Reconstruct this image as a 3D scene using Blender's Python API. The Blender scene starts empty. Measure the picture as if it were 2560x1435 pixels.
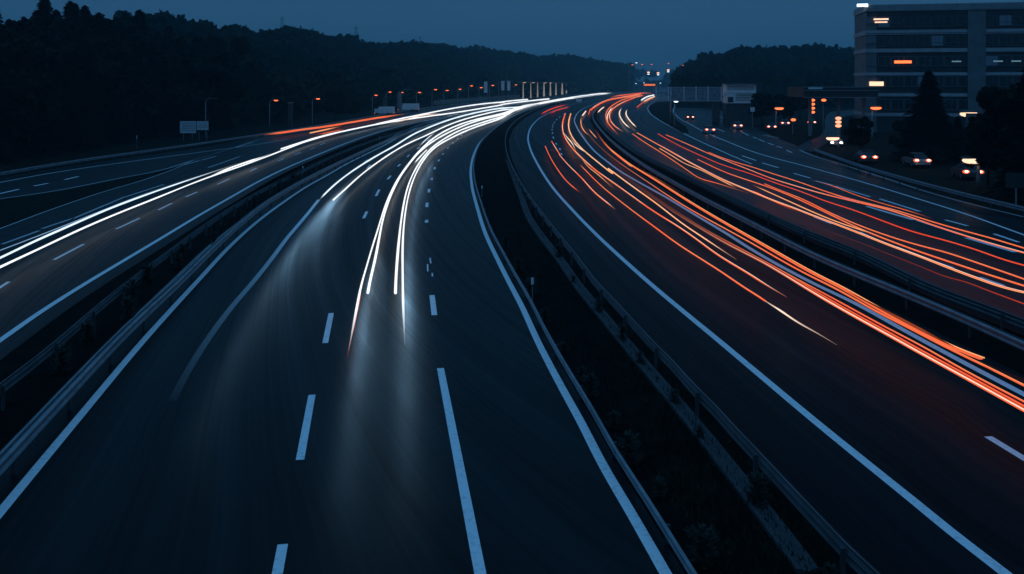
import bpy, math, random
import numpy as np
from mathutils import Vector, Matrix
random.seed(7); RNG = np.random.default_rng(7)
sc = bpy.context.scene
C = sc.collection
R = math.radians

# ------------------------------------------------------------------ camera, sky, sun, exposure
F, H, CX, HY = 2200.0, 9.0, 1280.0, 210.0       # focal (px of a 2560 wide frame), camera height, centre x, horizon y
cam_d = bpy.data.cameras.new("camera"); cam = bpy.data.objects.new("camera", cam_d); C.objects.link(cam)
cam.location = (0, 0, H); cam.rotation_euler = (R(90), 0, 0)
cam_d.sensor_width = 36; cam_d.lens = 36 * F / 2560
cam_d.shift_y = -(717.5 - HY) / 2560
cam_d.clip_start = 0.1; cam_d.clip_end = 20000
sc.camera = cam

SUN_EL, SUN_AZ = R(3.0), R(200)
w = bpy.data.worlds.new("World"); sc.world = w; w.use_nodes = True
nt = w.node_tree; nt.nodes.clear()
def N(t, tree, **kw):
    n = tree.nodes.new(t)
    for k, v in kw.items(): setattr(n, k, v)
    return n
out = N('ShaderNodeOutputWorld', nt); bg = N('ShaderNodeBackground', nt)
sky = N('ShaderNodeTexSky', nt, sky_type='NISHITA'); sky.sun_disc = False
sky.sun_elevation = SUN_EL; sky.sun_rotation = SUN_AZ; sky.air_density = 1.5; sky.dust_density = 2.0; sky.ozone_density = 3.0
bw = N('ShaderNodeRGBToBW', nt)
nt.links.new(sky.outputs[0], bw.inputs[0])
flat = N('ShaderNodeMath', nt, operation='MULTIPLY_ADD'); flat.inputs[1].default_value = 0.25; flat.inputs[2].default_value = 0.85
nt.links.new(bw.outputs[0], flat.inputs[0])
tc = N('ShaderNodeTexCoord', nt); sep = N('ShaderNodeSeparateXYZ', nt); nt.links.new(tc.outputs['Generated'], sep.inputs[0])
ramp = N('ShaderNodeMapRange', nt, interpolation_type='SMOOTHSTEP')      # overcast dusk: the cloud overhead is brighter than the horizon
ramp.inputs['From Min'].default_value = 0.12; ramp.inputs['From Max'].default_value = 0.8
ramp.inputs['To Min'].default_value = 1.0; ramp.inputs['To Max'].default_value = 2.6
nt.links.new(sep.outputs[2], ramp.inputs[0])
hor = N('ShaderNodeMapRange', nt); hor.inputs['From Min'].default_value = 0.0; hor.inputs['From Max'].default_value = 0.07; hor.inputs['To Min'].default_value = 0.74; hor.inputs['To Max'].default_value = 1.0
nt.links.new(sep.outputs[2], hor.inputs[0]); m0 = N('ShaderNodeMath', nt, operation='MULTIPLY'); nt.links.new(ramp.outputs[0], m0.inputs[0]); nt.links.new(hor.outputs[0], m0.inputs[1])
mm = N('ShaderNodeMath', nt, operation='MULTIPLY'); nt.links.new(flat.outputs[0], mm.inputs[0]); nt.links.new(m0.outputs[0], mm.inputs[1])
tint = N('ShaderNodeVectorMath', nt, operation='SCALE'); tint.inputs[0].default_value = (0.205, 0.755, 1.57)
nt.links.new(mm.outputs[0], tint.inputs['Scale'])
nt.links.new(tint.outputs[0], bg.inputs[0]); bg.inputs[1].default_value = 0.1
nt.links.new(bg.outputs[0], out.inputs[0])
sun_d = bpy.data.lights.new("dusk_sun", 'SUN'); sun_d.energy = 0.35; sun_d.angle = R(60); sun_d.color = (0.13, 0.48, 1.0)
sun = bpy.data.objects.new("dusk_sun", sun_d); C.objects.link(sun); sun.rotation_euler = (R(25), 0, R(-20))

sc.view_settings.view_transform = 'Standard'; sc.view_settings.look = 'None'
sc.view_settings.exposure = 0; sc.view_settings.gamma = 1
cy = sc.cycles
cy.use_denoising = True; cy.max_bounces = 5; cy.diffuse_bounces = 2; cy.glossy_bounces = 2; cy.volume_bounces = 0
cy.sample_clamp_indirect = 3.0; cy.use_light_tree = True; cy.caustics_reflective = False

# ------------------------------------------------------------------ materials
MATS = {}
def principled(name, col, rough=0.6, metal=0.0, noise=0.0, scale=3.0, spec=0.5, bump=0.0):
    m = bpy.data.materials.new(name); m.use_nodes = True; t = m.node_tree; b = t.nodes['Principled BSDF']
    b.inputs['Roughness'].default_value = rough; b.inputs['Metallic'].default_value = metal
    b.inputs['Specular IOR Level'].default_value = spec
    b.inputs['Base Color'].default_value = (*col, 1)
    if noise:
        tcn = N('ShaderNodeTexCoord', t); nz = N('ShaderNodeTexNoise', t); nz.inputs['Scale'].default_value = scale; nz.inputs['Detail'].default_value = 6
        t.links.new(tcn.outputs['Object'], nz.inputs['Vector'])
        rp = N('ShaderNodeMapRange', t); rp.inputs['From Min'].default_value = 0.3; rp.inputs['From Max'].default_value = 0.7
        rp.inputs['To Min'].default_value = 1 - noise; rp.inputs['To Max'].default_value = 1 + noise
        t.links.new(nz.outputs[0], rp.inputs[0])
        vm = N('ShaderNodeVectorMath', t, operation='SCALE'); vm.inputs[0].default_value = col
        t.links.new(rp.outputs[0], vm.inputs['Scale']); t.links.new(vm.outputs[0], b.inputs['Base Color'])
        if bump:
            bp = N('ShaderNodeBump', t); bp.inputs['Strength'].default_value = bump; bp.inputs['Distance'].default_value = 0.05
            t.links.new(nz.outputs[0], bp.inputs['Height']); t.links.new(bp.outputs[0], b.inputs['Normal'])
    MATS[name] = m; return m
def emitter(name, col, strength):
    m = bpy.data.materials.new(name); m.use_nodes = True; t = m.node_tree; t.nodes.clear()
    o = N('ShaderNodeOutputMaterial', t); e = N('ShaderNodeEmission', t); e.inputs[0].default_value = (*col, 1)
    at = N('ShaderNodeAttribute', t); at.attribute_name = 'glow'
    mu = N('ShaderNodeMath', t, operation='MULTIPLY_ADD'); mu.inputs[1].default_value = strength; mu.inputs[2].default_value = 0
    t.links.new(at.outputs['Fac'], mu.inputs[0]); t.links.new(mu.outputs[0], e.inputs[1]); t.links.new(e.outputs[0], o.inputs[0])
    MATS[name] = m; return m
def lamp_mat(name, col, strength):
    m = bpy.data.materials.new(name); m.use_nodes = True; t = m.node_tree; t.nodes.clear()
    o = N('ShaderNodeOutputMaterial', t); e = N('ShaderNodeEmission', t); e.inputs[0].default_value = (*col, 1); e.inputs[1].default_value = strength
    t.links.new(e.outputs[0], o.inputs[0]); MATS[name] = m; return m

def asphalt(name, base=0.017, spec=0.08, red=0.4):
    # UV: u = metres across the carriageway, v = metres along it
    m = bpy.data.materials.new(name); m.use_nodes = True; t = m.node_tree; b = t.nodes['Principled BSDF']
    uv = N('ShaderNodeUVMap', t); 
    mp = N('ShaderNodeMapping', t); mp.inputs['Scale'].default_value = (5.0, 0.03, 1); t.links.new(uv.outputs[0], mp.inputs[0])
    n1 = N('ShaderNodeTexNoise', t); n1.inputs['Scale'].default_value = 1.0; n1.inputs['Detail'].default_value = 8; n1.inputs['Roughness'].default_value = 0.65
    t.links.new(mp.outputs[0], n1.inputs['Vector'])
    mp2 = N('ShaderNodeMapping', t); mp2.inputs['Scale'].default_value = (0.55, 0.012, 1); t.links.new(uv.outputs[0], mp2.inputs[0])
    n2 = N('ShaderNodeTexNoise', t); n2.inputs['Scale'].default_value = 1.0; n2.inputs['Detail'].default_value = 3
    t.links.new(mp2.outputs[0], n2.inputs['Vector'])
    n3 = N('ShaderNodeTexNoise', t); n3.inputs['Scale'].default_value = 60; n3.inputs['Detail'].default_value = 3
    tco = N('ShaderNodeTexCoord', t); t.links.new(tco.outputs['Object'], n3.inputs['Vector'])
    mix = N('ShaderNodeMath', t, operation='ADD'); t.links.new(n1.outputs[0], mix.inputs[0]); t.links.new(n2.outputs[0], mix.inputs[1])
    rp = N('ShaderNodeMapRange', t); rp.inputs['From Min'].default_value = 0.7; rp.inputs['From Max'].default_value = 1.3
    rp.inputs['To Min'].default_value = base * 0.3; rp.inputs['To Max'].default_value = base * 2.0
    t.links.new(mix.outputs[0], rp.inputs[0])
    vm = N('ShaderNodeVectorMath', t, operation='SCALE'); vm.inputs[0].default_value = (red, 0.92, 1.2)
    t.links.new(rp.outputs[0], vm.inputs['Scale']); t.links.new(vm.outputs[0], b.inputs['Base Color'])
    r2 = N('ShaderNodeMapRange', t); r2.inputs['From Min'].default_value = 0.7; r2.inputs['From Max'].default_value = 1.3
    r2.inputs['To Min'].default_value = 0.50; r2.inputs['To Max'].default_value = 0.34
    t.links.new(mix.outputs[0], r2.inputs[0]); t.links.new(r2.outputs[0], b.inputs['Roughness'])
    b.inputs['Specular IOR Level'].default_value = spec
    bp = N('ShaderNodeBump', t); bp.inputs['Strength'].default_value = 0.25; bp.inputs['Distance'].default_value = 0.004
    t.links.new(n3.outputs[0], bp.inputs['Height']); t.links.new(bp.outputs[0], b.inputs['Normal'])
    MATS[name] = m; return m
def paint(name, col=(0.78, 0.8, 0.82)):
    m = bpy.data.materials.new(name); m.use_nodes = True; t = m.node_tree; b = t.nodes['Principled BSDF']
    tco = N('ShaderNodeTexCoord', t); nz = N('ShaderNodeTexNoise', t); nz.inputs['Scale'].default_value = 9; nz.inputs['Detail'].default_value = 7
    t.links.new(tco.outputs['Object'], nz.inputs['Vector'])
    rp = N('ShaderNodeMapRange', t); rp.inputs['From Min'].default_value = 0.32; rp.inputs['From Max'].default_value = 0.5
    rp.inputs['To Min'].default_value = 0.8; rp.inputs['To Max'].default_value = 1.0
    t.links.new(nz.outputs[0], rp.inputs[0])
    at = N('ShaderNodeAttribute', t); at.attribute_name = 'fade'       # 0 = full paint colour, 1 = asphalt dark
    mx = N('ShaderNodeMix', t, data_type='RGBA'); mx.inputs[6].default_value = (*col, 1); mx.inputs[7].default_value = (0.02, 0.022, 0.025, 1)
    t.links.new(at.outputs['Fac'], mx.inputs[0])
    vm = N('ShaderNodeVectorMath', t, operation='SCALE'); t.links.new(mx.outputs[2], vm.inputs[0]); t.links.new(rp.outputs[0], vm.inputs['Scale'])
    t.links.new(vm.outputs[0], b.inputs['Base Color']); b.inputs['Roughness'].default_value = 0.7; b.inputs['Specular IOR Level'].default_value = 0.3
    MATS[name] = m; return m

ASPHALT = asphalt('asphalt_main', 0.0065); ASPHALT3 = asphalt('asphalt_opposite', 0.0065, 0.03, 0.4); ASPHALT2 = asphalt('asphalt_side', 0.009)
PAINT = paint('road_paint'); PAINT_OLD = paint('road_paint_worn', (0.42, 0.44, 0.46))
STEEL = principled('galvanised_steel', (0.22, 0.25, 0.28), 0.45, 0.6, 0.25, 2.0)
STEEL_D = principled('weathered_steel', (0.075, 0.085, 0.095), 0.5, 0.5, 0.3, 1.5)
POLE = principled('lamp_pole_steel', (0.22, 0.24, 0.26), 0.5, 0.4, 0.15, 1.0)
GRASS = principled('dark_verge', (0.006, 0.0085, 0.006), 0.95, 0, 0.6, 0.9, spec=0.05, bump=0.4)
SOIL = principled('median_soil', (0.004, 0.005, 0.0045), 0.95, 0, 0.6, 1.4, spec=0.03, bump=0.5)
BLADE = principled('grass_blade', (0.012, 0.018, 0.011), 0.8, 0, 0.5, 0.6, spec=0.1)
WEED = principled('weed_leaf', (0.016, 0.023, 0.017), 0.7, 0, 0.3, 3, spec=0.2)
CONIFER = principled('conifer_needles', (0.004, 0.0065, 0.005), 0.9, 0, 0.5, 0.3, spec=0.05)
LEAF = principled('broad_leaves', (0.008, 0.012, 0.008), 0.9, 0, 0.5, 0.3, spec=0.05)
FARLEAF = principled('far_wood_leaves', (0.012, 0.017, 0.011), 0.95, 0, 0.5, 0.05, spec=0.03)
BARK = principled('bark', (0.012, 0.01, 0.008), 0.9, 0, 0.4, 4, spec=0.05)
CONC = principled('concrete', (0.16, 0.165, 0.17), 0.8, 0, 0.25, 0.8, bump=0.2)
CONC_D = principled('dark_concrete', (0.035, 0.04, 0.045), 0.85, 0, 0.3, 0.8)
BANDP = principled('floor_band', (0.27, 0.29, 0.31), 0.6, 0, 0.2, 0.5)
WALLP = principled('facade_panel', (0.10, 0.11, 0.12), 0.6, 0, 0.25, 0.5)
WALLD = principled('facade_dark', (0.012, 0.015, 0.018), 0.6, 0, 0.25, 0.5)
GLASS = principled('window_glass', (0.008, 0.011, 0.015), 0.12, 0, 0, spec=0.5)
FRAME = principled('window_frame', (0.10, 0.11, 0.12), 0.5, 0.2, 0.1, 2)
WHITE = principled('white_panel', (0.62, 0.64, 0.66), 0.5, 0, 0.12, 1.2)
SIGNB = principled('sign_face', (0.55, 0.58, 0.6), 0.5, 0, 0.1, 2)
INK = principled('sign_dark_print', (0.09, 0.11, 0.13), 0.6, 0, 0.1, 2)
MESHM = principled('screen_panel', (0.38, 0.52, 0.62), 0.6, 0.1, 0.3, 1.5)
CARP = principled('car_paint', (0.05, 0.055, 0.06), 0.3, 0.3, 0.1, 2)
CARP2 = principled('car_paint_silver', (0.25, 0.26, 0.28), 0.3, 0.5, 0.1, 2)
RUBBER = principled('rubber', (0.012, 0.012, 0.012), 0.8)
HOUSING = principled('lamp_housing', (0.05, 0.05, 0.055), 0.5, 0.3)
E_WHITE = emitter('headlight_white', (0.92, 0.96, 1.0), 1.25)
E_BLUE = emitter('headlight_blue_white', (0.72, 0.88, 1.0), 1.25)
E_PALE = emitter('pale_blue_light', (0.25, 0.48, 0.78), 0.85)
E_ORANGE = emitter('tail_orange', (1.0, 0.15, 0.055), 1.0)
E_RED = emitter('tail_red', (1.0, 0.07, 0.035), .85)
E_AMBER = emitter('tail_amber', (1.0, 0.38, 0.16), 1.1)
E_CREAM = emitter('tail_cream', (1.0, 0.74, 0.58), 1.2)
E_DIM = emitter('tail_dim', (0.55, 0.10, 0.035), 0.5)
L_SODIUM = lamp_mat('sodium_lamp', (1.0, 0.17, 0.05), 2.2)
L_WARM = lamp_mat('warm_lamp', (1.0, 0.60, 0.40), 1.6)
L_COOL = lamp_mat('cool_lamp', (0.75, 0.88, 1.0), 3.0)
L_RED = lamp_mat('red_lamp', (1.0, 0.06, 0.02), 3.0)
COLUMN_GLOW = lamp_mat('column_painted_glow', (1.0, 0.84, 0.74), 0.26)  # floodlight on the canopy columns, put into their surface as emission
L_WINDOW = lamp_mat('lit_window', (1.0, 0.5, 0.3), 1.6)

# ------------------------------------------------------------------ object helpers
def tag(o, label=None, cat=None, group=None, kind=None):
    if label: o['label'] = label
    if cat: o['category'] = cat
    if group: o['group'] = group
    if kind: o['kind'] = kind
    return o
def link(o, parent=None):
    C.objects.link(o)
    if parent is not None: o.parent = parent
    return o
def empty(name, loc=(0, 0, 0), rz=0):
    o = bpy.data.objects.new(name, None); o.empty_display_size = 0.3; o.location = loc; o.rotation_euler = (0, 0, rz); return link(o)
def copy_tree(o, parent=None):
    c = o.copy(); C.objects.link(c)
    if parent is not None: c.parent = parent
    for ch in list(o.children): copy_tree(ch, c)
    return c
class MB:
    def __init__(s): s.v = []; s.f = []
    def add(s, vs, fs):
        b = len(s.v); s.v += [tuple(p) for p in vs]; s.f += [tuple(i + b for i in f) for f in fs]; return s
    def box(s, c, d, rz=0.0, ch=0.0):
        x, y, z = d[0] / 2, d[1] / 2, d[2] / 2; ca, sa = math.cos(rz), math.sin(rz)
        ring = [(-x + ch, -y), (x - ch, -y), (x, -y + ch), (x, y - ch), (x - ch, y), (-x + ch, y), (-x, y - ch), (-x, -y + ch)] if ch else [(-x, -y), (x, -y), (x, y), (-x, y)]
        n = len(ring); vs = []
        for zz in (-z, z):
            for a, b in ring: vs.append((c[0] + a * ca - b * sa, c[1] + a * sa + b * ca, c[2] + zz))
        fs = [tuple(range(n - 1, -1, -1)), tuple(range(n, 2 * n))] + [(i, (i + 1) % n, n + (i + 1) % n, n + i) for i in range(n)]
        return s.add(vs, fs)
    def tube(s, pts, r, n=8, cap=True):
        pts = [Vector(p) for p in pts]; rs = r if hasattr(r, '__len__') else [r] * len(pts); vs = []; prev = None
        for i, p in enumerate(pts):
            d = (pts[min(i + 1, len(pts) - 1)] - pts[max(i - 1, 0)]).normalized()
            up = Vector((0, 0, 1)) if abs(d.z) < 0.95 else Vector((0, 1, 0))
            a = d.cross(up).normalized(); b = a.cross(d).normalized()
            for k in range(n):
                t = 2 * math.pi * k / n; vs.append(p + (a * math.cos(t) + b * math.sin(t)) * rs[i])
        fs = []
        for i in range(len(pts) - 1):
            for k in range(n): fs.append((i * n + k, i * n + (k + 1) % n, (i + 1) * n + (k + 1) % n, (i + 1) * n + k))
        if cap: fs += [tuple(range(n - 1, -1, -1)), tuple((len(pts) - 1) * n + k for k in range(n))]
        return s.add(vs, fs)
    def ball(s, c, d, nu=10, nv=6):
        vs = [(c[0], c[1], c[2] - d[2] / 2)]
        for j in range(1, nv):
            ph = -math.pi / 2 + math.pi * j / nv
            for i in range(nu):
                th = 2 * math.pi * i / nu
                vs.append((c[0] + d[0] / 2 * math.cos(ph) * math.cos(th), c[1] + d[1] / 2 * math.cos(ph) * math.sin(th), c[2] + d[2] / 2 * math.sin(ph)))
        vs.append((c[0], c[1], c[2] + d[2] / 2)); fs = [(0, 1 + (i + 1) % nu, 1 + i) for i in range(nu)]
        for j in range(nv - 2):
            for i in range(nu): fs.append((1 + j * nu + i, 1 + j * nu + (i + 1) % nu, 1 + (j + 1) * nu + (i + 1) % nu, 1 + (j + 1) * nu + i))
        L = len(vs) - 1
        fs += [(L, L - nu + i, L - nu + (i + 1) % nu) for i in range(nu)]
        return s.add(vs, fs)
    def build(s, name, mat, parent=None, smooth=False):
        me = bpy.data.meshes.new(name); me.from_pydata(s.v, [], s.f); me.update()
        if mat: me.materials.append(mat)
        if smooth: me.polygons.foreach_set('use_smooth', [True] * len(me.polygons))
        return link(bpy.data.objects.new(name, me), parent)
def quads_mesh(name, V, mat):
    n = len(V) // 4; me = bpy.data.meshes.new(name)
    me.vertices.add(n * 4); me.vertices.foreach_set('co', np.asarray(V, dtype=np.float32).ravel())
    me.loops.add(n * 4); me.loops.foreach_set('vertex_index', np.arange(n * 4, dtype=np.int32))
    me.polygons.add(n); me.polygons.foreach_set('loop_start', np.arange(0, n * 4, 4, dtype=np.int32)); me.polygons.foreach_set('loop_total', np.full(n, 4, dtype=np.int32))
    me.update(calc_edges=True); me.materials.append(mat); return me

# ------------------------------------------------------------------ tracing: a point of the ground seen at (px, py)
def G(px, py, z=0.0):
    y = F * (H - z) / (py - HY); return ((px - CX) * y / F, y, z)
def at_depth(px, py, y):            # the point seen at (px, py) that stands y metres away
    return ((px - CX) * y / F, y, H - (py - HY) * y / F)
def spline(pts, per=8):
    P = np.array(pts, float); n = len(P); d = np.maximum(np.linalg.norm(np.diff(P, axis=0), axis=1), 1e-6)
    t = np.concatenate([[0], np.cumsum(d)]); m = np.zeros_like(P)
    for i in range(n):
        if i == 0: m[i] = (P[1] - P[0]) / d[0]
        elif i == n - 1: m[i] = (P[-1] - P[-2]) / d[-1]
        else: m[i] = ((P[i] - P[i - 1]) / d[i - 1] * d[i] + (P[i + 1] - P[i]) / d[i] * d[i - 1]) / (d[i - 1] + d[i])
    out = []
    for i in range(n - 1):
        for k in range(per):
            u = k / per; h = d[i]
            out.append((2*u**3-3*u**2+1)*P[i] + (u**3-2*u**2+u)*h*m[i] + (-2*u**3+3*u**2)*P[i+1] + (u**3-u**2)*h*m[i+1])
    out.append(P[-1]); return np.array(out)
def ground(pts, z=0.0, per=8, ext0=0.0, ext1=0.0):
    S = spline(pts, per); X = np.array([G(a, b, z) for a, b in S])
    if ext0: d = X[0] - X[2]; X = np.vstack([X[0] + d / np.linalg.norm(d) * ext0, X])
    if ext1: d = X[-1] - X[-3]; X = np.vstack([X, X[-1] + d / np.linalg.norm(d) * ext1])
    return X
def normals(X):
    T = np.gradient(X[:, :2], axis=0); T /= np.maximum(np.linalg.norm(T, axis=1, keepdims=True), 1e-9)
    return np.stack([T[:, 1], -T[:, 0]], 1)            # to the right of the travel direction
def offset(X, o):
    Y = X.copy(); Y[:, :2] += normals(X) * o; return Y
def arc(X): return np.concatenate([[0], np.cumsum(np.linalg.norm(np.diff(X[:, :2], axis=0), axis=1))])
def img_len(X):
    P = np.stack([X[:, 0] / np.maximum(X[:, 1], 6), H / np.maximum(X[:, 1], 6)], 1)
    return np.concatenate([[0], np.cumsum(np.linalg.norm(np.diff(P, axis=0), axis=1))])
def calm(pts, k=14):
    S = spline(pts, 6)
    for _ in range(k): S[1:-1] = .5 * S[1:-1] + .25 * (S[:-2] + S[2:])
    return S[::3] if (len(S) - 1) % 3 == 0 else np.vstack([S[::3], S[-1:]])
def resample(X, n):
    s = img_len(X); u = np.linspace(0, s[-1], n); return np.stack([np.interp(u, s, X[:, k]) for k in range(3)], 1)
def road(name, L, Rr, z, mat, n=160, kind='structure'):
    A = resample(L, n); B = resample(Rr, n); w = np.linalg.norm(A - B, axis=1); v = arc((A + B) / 2)
    k = 4; me = bpy.data.meshes.new(name); vs = []; fs = []; uv = []
    for i in range(n):
        for j in range(k + 1):
            p = A[i] + (B[i] - A[i]) * j / k; vs.append((p[0], p[1], z))
    for i in range(n - 1):
        for j in range(k):
            a = i * (k + 1) + j; fs.append((a, a + 1, a + k + 2, a + k + 1))
            uv += [(w[i] * j / k, v[i]), (w[i] * (j + 1) / k, v[i]), (w[i+1] * (j + 1) / k, v[i+1]), (w[i+1] * j / k, v[i+1])]
    me.from_pydata(vs, [], fs); me.update(); u = me.uv_layers.new(name='road'); u.data.foreach_set('uv', np.array(uv, np.float32).ravel())
    me.materials.append(mat); o = link(bpy.data.objects.new(name, me)); o['kind'] = kind; return o
def stripe_geo(X, wd, z, fade=None):
    Lf = offset(X, -wd / 2); Rt = offset(X, wd / 2); n = len(X)
    vs = [(p[0], p[1], z) for p in Lf] + [(p[0], p[1], z) for p in Rt]
    fs = [(i, n + i, n + i + 1, i + 1) for i in range(n - 1)]
    return vs, fs, (list(fade) * 2 if fade is not None else [0.0] * (2 * n))
def marking(name, parts, mat, parent):
    vs, fs, wr = [], [], []
    for a, b, c in parts: o = len(vs); vs += a; fs += [tuple(i + o for i in f) for f in b]; wr += c
    me = bpy.data.meshes.new(name); me.from_pydata(vs, [], fs); me.update(); me.materials.append(mat)
    at = me.attributes.new('fade', 'FLOAT', 'POINT'); at.data.foreach_set('value', np.array(wr, np.float32))
    return link(bpy.data.objects.new(name, me), parent)
def dash(p, q, wd, z):
    X = np.array([G(*p), G(*q)]); X = np.array([X[0] + (X[1] - X[0]) * t for t in (0, .33, .67, 1)]); return stripe_geo(X, wd, z)
def sweep(X, prof, name, mat, parent=None):
    nn = normals(X); m = len(prof); vs = []; fs = []
    for p, n_ in zip(X, nn):
        for o, z in prof: vs.append((p[0] + n_[0] * o, p[1] + n_[1] * o, z))
    for i in range(len(X) - 1):
        for k in range(m): fs.append((i * m + k, i * m + (k + 1) % m, (i + 1) * m + (k + 1) % m, (i + 1) * m + k))
    fs += [tuple(range(m)), tuple((len(X) - 1) * m + k for k in range(m - 1, -1, -1))]
    return MB().add(vs, fs).build(name, mat, parent)

# ------------------------------------------------------------------ traced road lines (pixels of the 2560 x 1435 photograph)
A_left = [(0,1285),(186,1060),(362,850),(498,700),(570,622),(640,558),(715,502),(766,468),(816,440),(866,411),(916,386),(964,362),(1011,335),(1066,310),(1120,292),(1200,273),(1280,260),(1400,247),(1500,238),(1590,231)]
A_right = [(1662,1435),(1590,1308),(1501,1154),(1453,1060),(1400,963),(1348,863),(1303,765),(1269,700),(1242,646),(1214,586),(1194,523),(1179,460),(1177,424),(1184,388),(1199,358),(1222,333),(1252,309),(1280,292),(1315,277),(1365,263),(1430,251),(1500,243),(1590,234.5)]
A_rail = [(1732,1435),(1648,1292),(1553,1146),(1503,1060),(1453,973),(1400,886),(1345,798),(1293,705),(1242,597),(1207,520),(1188,460),(1184,418),(1192,380),(1208,350),(1232,325),(1260,303),(1300,280),(1350,262),(1410,250),(1480,242),(1580,233)]
B_rail = [(2199,1435),(2119,1360),(2029,1267),(1880,1110),(1832,1060),(1792,1016),(1729,953),(1679,898),(1629,848),(1579,795),(1536,748),(1490,700),(1441,636),(1400,586),(1340,510),(1297,445),(1274,400),(1263,355),(1267,328),(1283,306),(1315,284),(1353,267),(1400,254),(1460,245),(1540,237)]
B_left = [(2504,1432),(2381,1336),(2277,1251),(2172,1166),(2042,1060),(1880,924),(1792,850),(1717,788),(1636,720),(1566,658),(1491,588),(1428,523),(1378,465),(1345,413),(1327,376),(1320,346),(1325,323),(1340,303),(1365,286),(1390,274),(1428,262),(1478,252),(1540,243)]
B_right = [(2558,988),(2411,910),(2278,838),(2146,765),(2013,700),(1880,626),(1817,586),(1742,541),(1666,495),(1591,453),(1549,428),(1516,403),(1486,378),(1461,348),(1441,316),(1436,301),(1441,287),(1453,275),(1478,263),(1516,251),(1570,241)]
BC_rail = [(2558,854),(2464,812),(2358,766),(2204,703),(2092,658),(1986,610),(1880,554),(1817,523),(1742,485),(1666,443),(1616,415),(1554,372),(1516,340),(1491,310),(1480,292),(1483,279),(1496,268),(1520,257),(1570,246)]
C_rail = [(2558,798),(2411,742),(2305,705),(2146,623),(2039,586),(1960,551),(1880,516),(1792,474),(1717,438),(1641,403),(1591,379),(1548,350),(1510,318),(1494,296),(1493,281),(1504,269),(1530,257),(1580,246)]
CD_line = [(2558,588),(2411,535),(2278,493),(2146,453),(2013,416),(1880,379),(1817,354),(1767,333),(1729,313),(1692,290),(1683,276),(1690,265),(1709,257)]
C_edge = [(1880,411),(1830,390),(1792,373),(1717,338),(1679,318),(1641,296),(1623,281),(1619,271),(1630,257),(1640,250)]
K_rail = [(2558,517),(2411,482),(2278,448),(2146,410),(2034,371)]
K_edge = [(2558,543),(2438,514),(2332,485),(2199,442),(2092,408),(2018,384),(1998,375)]
D_right = [(1990,368),(1945,349),(1880,317),(1815,284),(1777,268),(1740,257)]
F_right = [(0,853),(100,783),(226,703),(301,658),(401,598),(502,537),(577,494),(640,458),(715,421),(800,385),(891,349),(966,325),(1041,307),(1120,290),(1220,271),(1330,255),(1450,243)]
F_left = [(0,573),(125,526),(251,483),(376,445),(431,425),(480,403),(560,378),(640,352),(740,331),(891,305),(1041,279),(1280,248),(1500,233)]
FA_rail = [(0,958),(100,883),(176,820),(251,755),(321,700),(401,640),(502,566),(577,516),(640,480),(683,457),(755,425),(828,388),(891,363),(949,343),(1020,322),(1100,299),(1200,278),(1300,260),(1420,244)]
AF_rail = [(0,1154),(88,1060),(201,941),(276,861),(376,765),(449,700),(527,621),(640,522),(690,488),(740,459),(816,419),(891,384),(941,361),(1000,338),(1060,315),(1130,294),(1210,275),(1310,259),(1430,244)]
G_rail = [(0,431),(125,410),(251,391),(376,374),(477,360),(580,345),(660,333),(760,318),(880,298),(1000,278),(1120,262),(1240,250)]
G_line = [(0,457),(125,434),(251,415),(376,398),(502,381),(640,362),(720,348)]
G_left = [(0,446),(125,424),(251,405),(376,387),(502,369),(640,341),(740,326),(816,315),(891,302),(966,289),(1041,276),(1117,265),(1192,255.5),(1280,246.5),(1400,238),(1500,232)]
G_right = [(0,500),(150,478),(301,448),(431,421),(480,405),(560,380),(640,356)]

# ------------------------------------------------------------------ setting
gm = MB(); gm.add([(-1330, -35, -0.02), (1330, -35, -0.02), (1330, 1990, -0.02), (-1330, 1990, -0.02)], [(0, 1, 2, 3)])
tag(gm.build('ground', GRASS), kind='structure')

XA_l = ground(A_left, ext0=30, ext1=400); XA_r = ground(A_right, ext0=20, ext1=400)
XB_l = ground(B_left, ext0=12, ext1=300); XB_r = ground(B_right, ext0=18, ext1=300)
XBC = ground(calm(BC_rail), .75, ext0=18, ext1=300); XC = ground(calm(C_rail), .75, ext0=18, ext1=300)
XF_l = ground(F_left, ext0=35, ext1=300); XF_r = ground(F_right, ext0=25, ext1=300)
XG_l = ground(G_left, ext0=45, ext1=300); XG_r = ground(G_right, ext0=40)
XBrail = ground(B_rail, .75, ext0=12, ext1=200)
roadA = road('main_road', offset(XA_l, -0.75), offset(XA_r, 0.35), 0.030, ASPHALT)
roadB = road('opposite_road', offset(XBrail, 0.55), offset(XBC, -0.7), 0.034, ASPHALT3)
cd_r = ground(K_edge + D_right, ext0=20, ext1=60)
roadC = road('slip_road', offset(XC, 0.6), offset(cd_r, 0.35), 0.026, ASPHALT2)
roadF = road('left_road', XF_l, offset(XF_r, 0.9), 0.022, ASPHALT2)
roadG = road('far_left_road', XG_l, XG_r, 0.018, ASPHALT2)
side_l = ground([(1985,372),(2020,352),(2052,338),(2062,320),(2062,300),(2070,285),(2110,276),(2200,270),(2300,268)]); side_r = ground([(2030,380),(2060,362),(2085,345),(2098,325),(2100,308),(2105,296),(2140,287),(2220,280),(2300,277)])
roadE = road('side_street', side_l, side_r, 0.014, ASPHALT2, 60)

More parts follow.
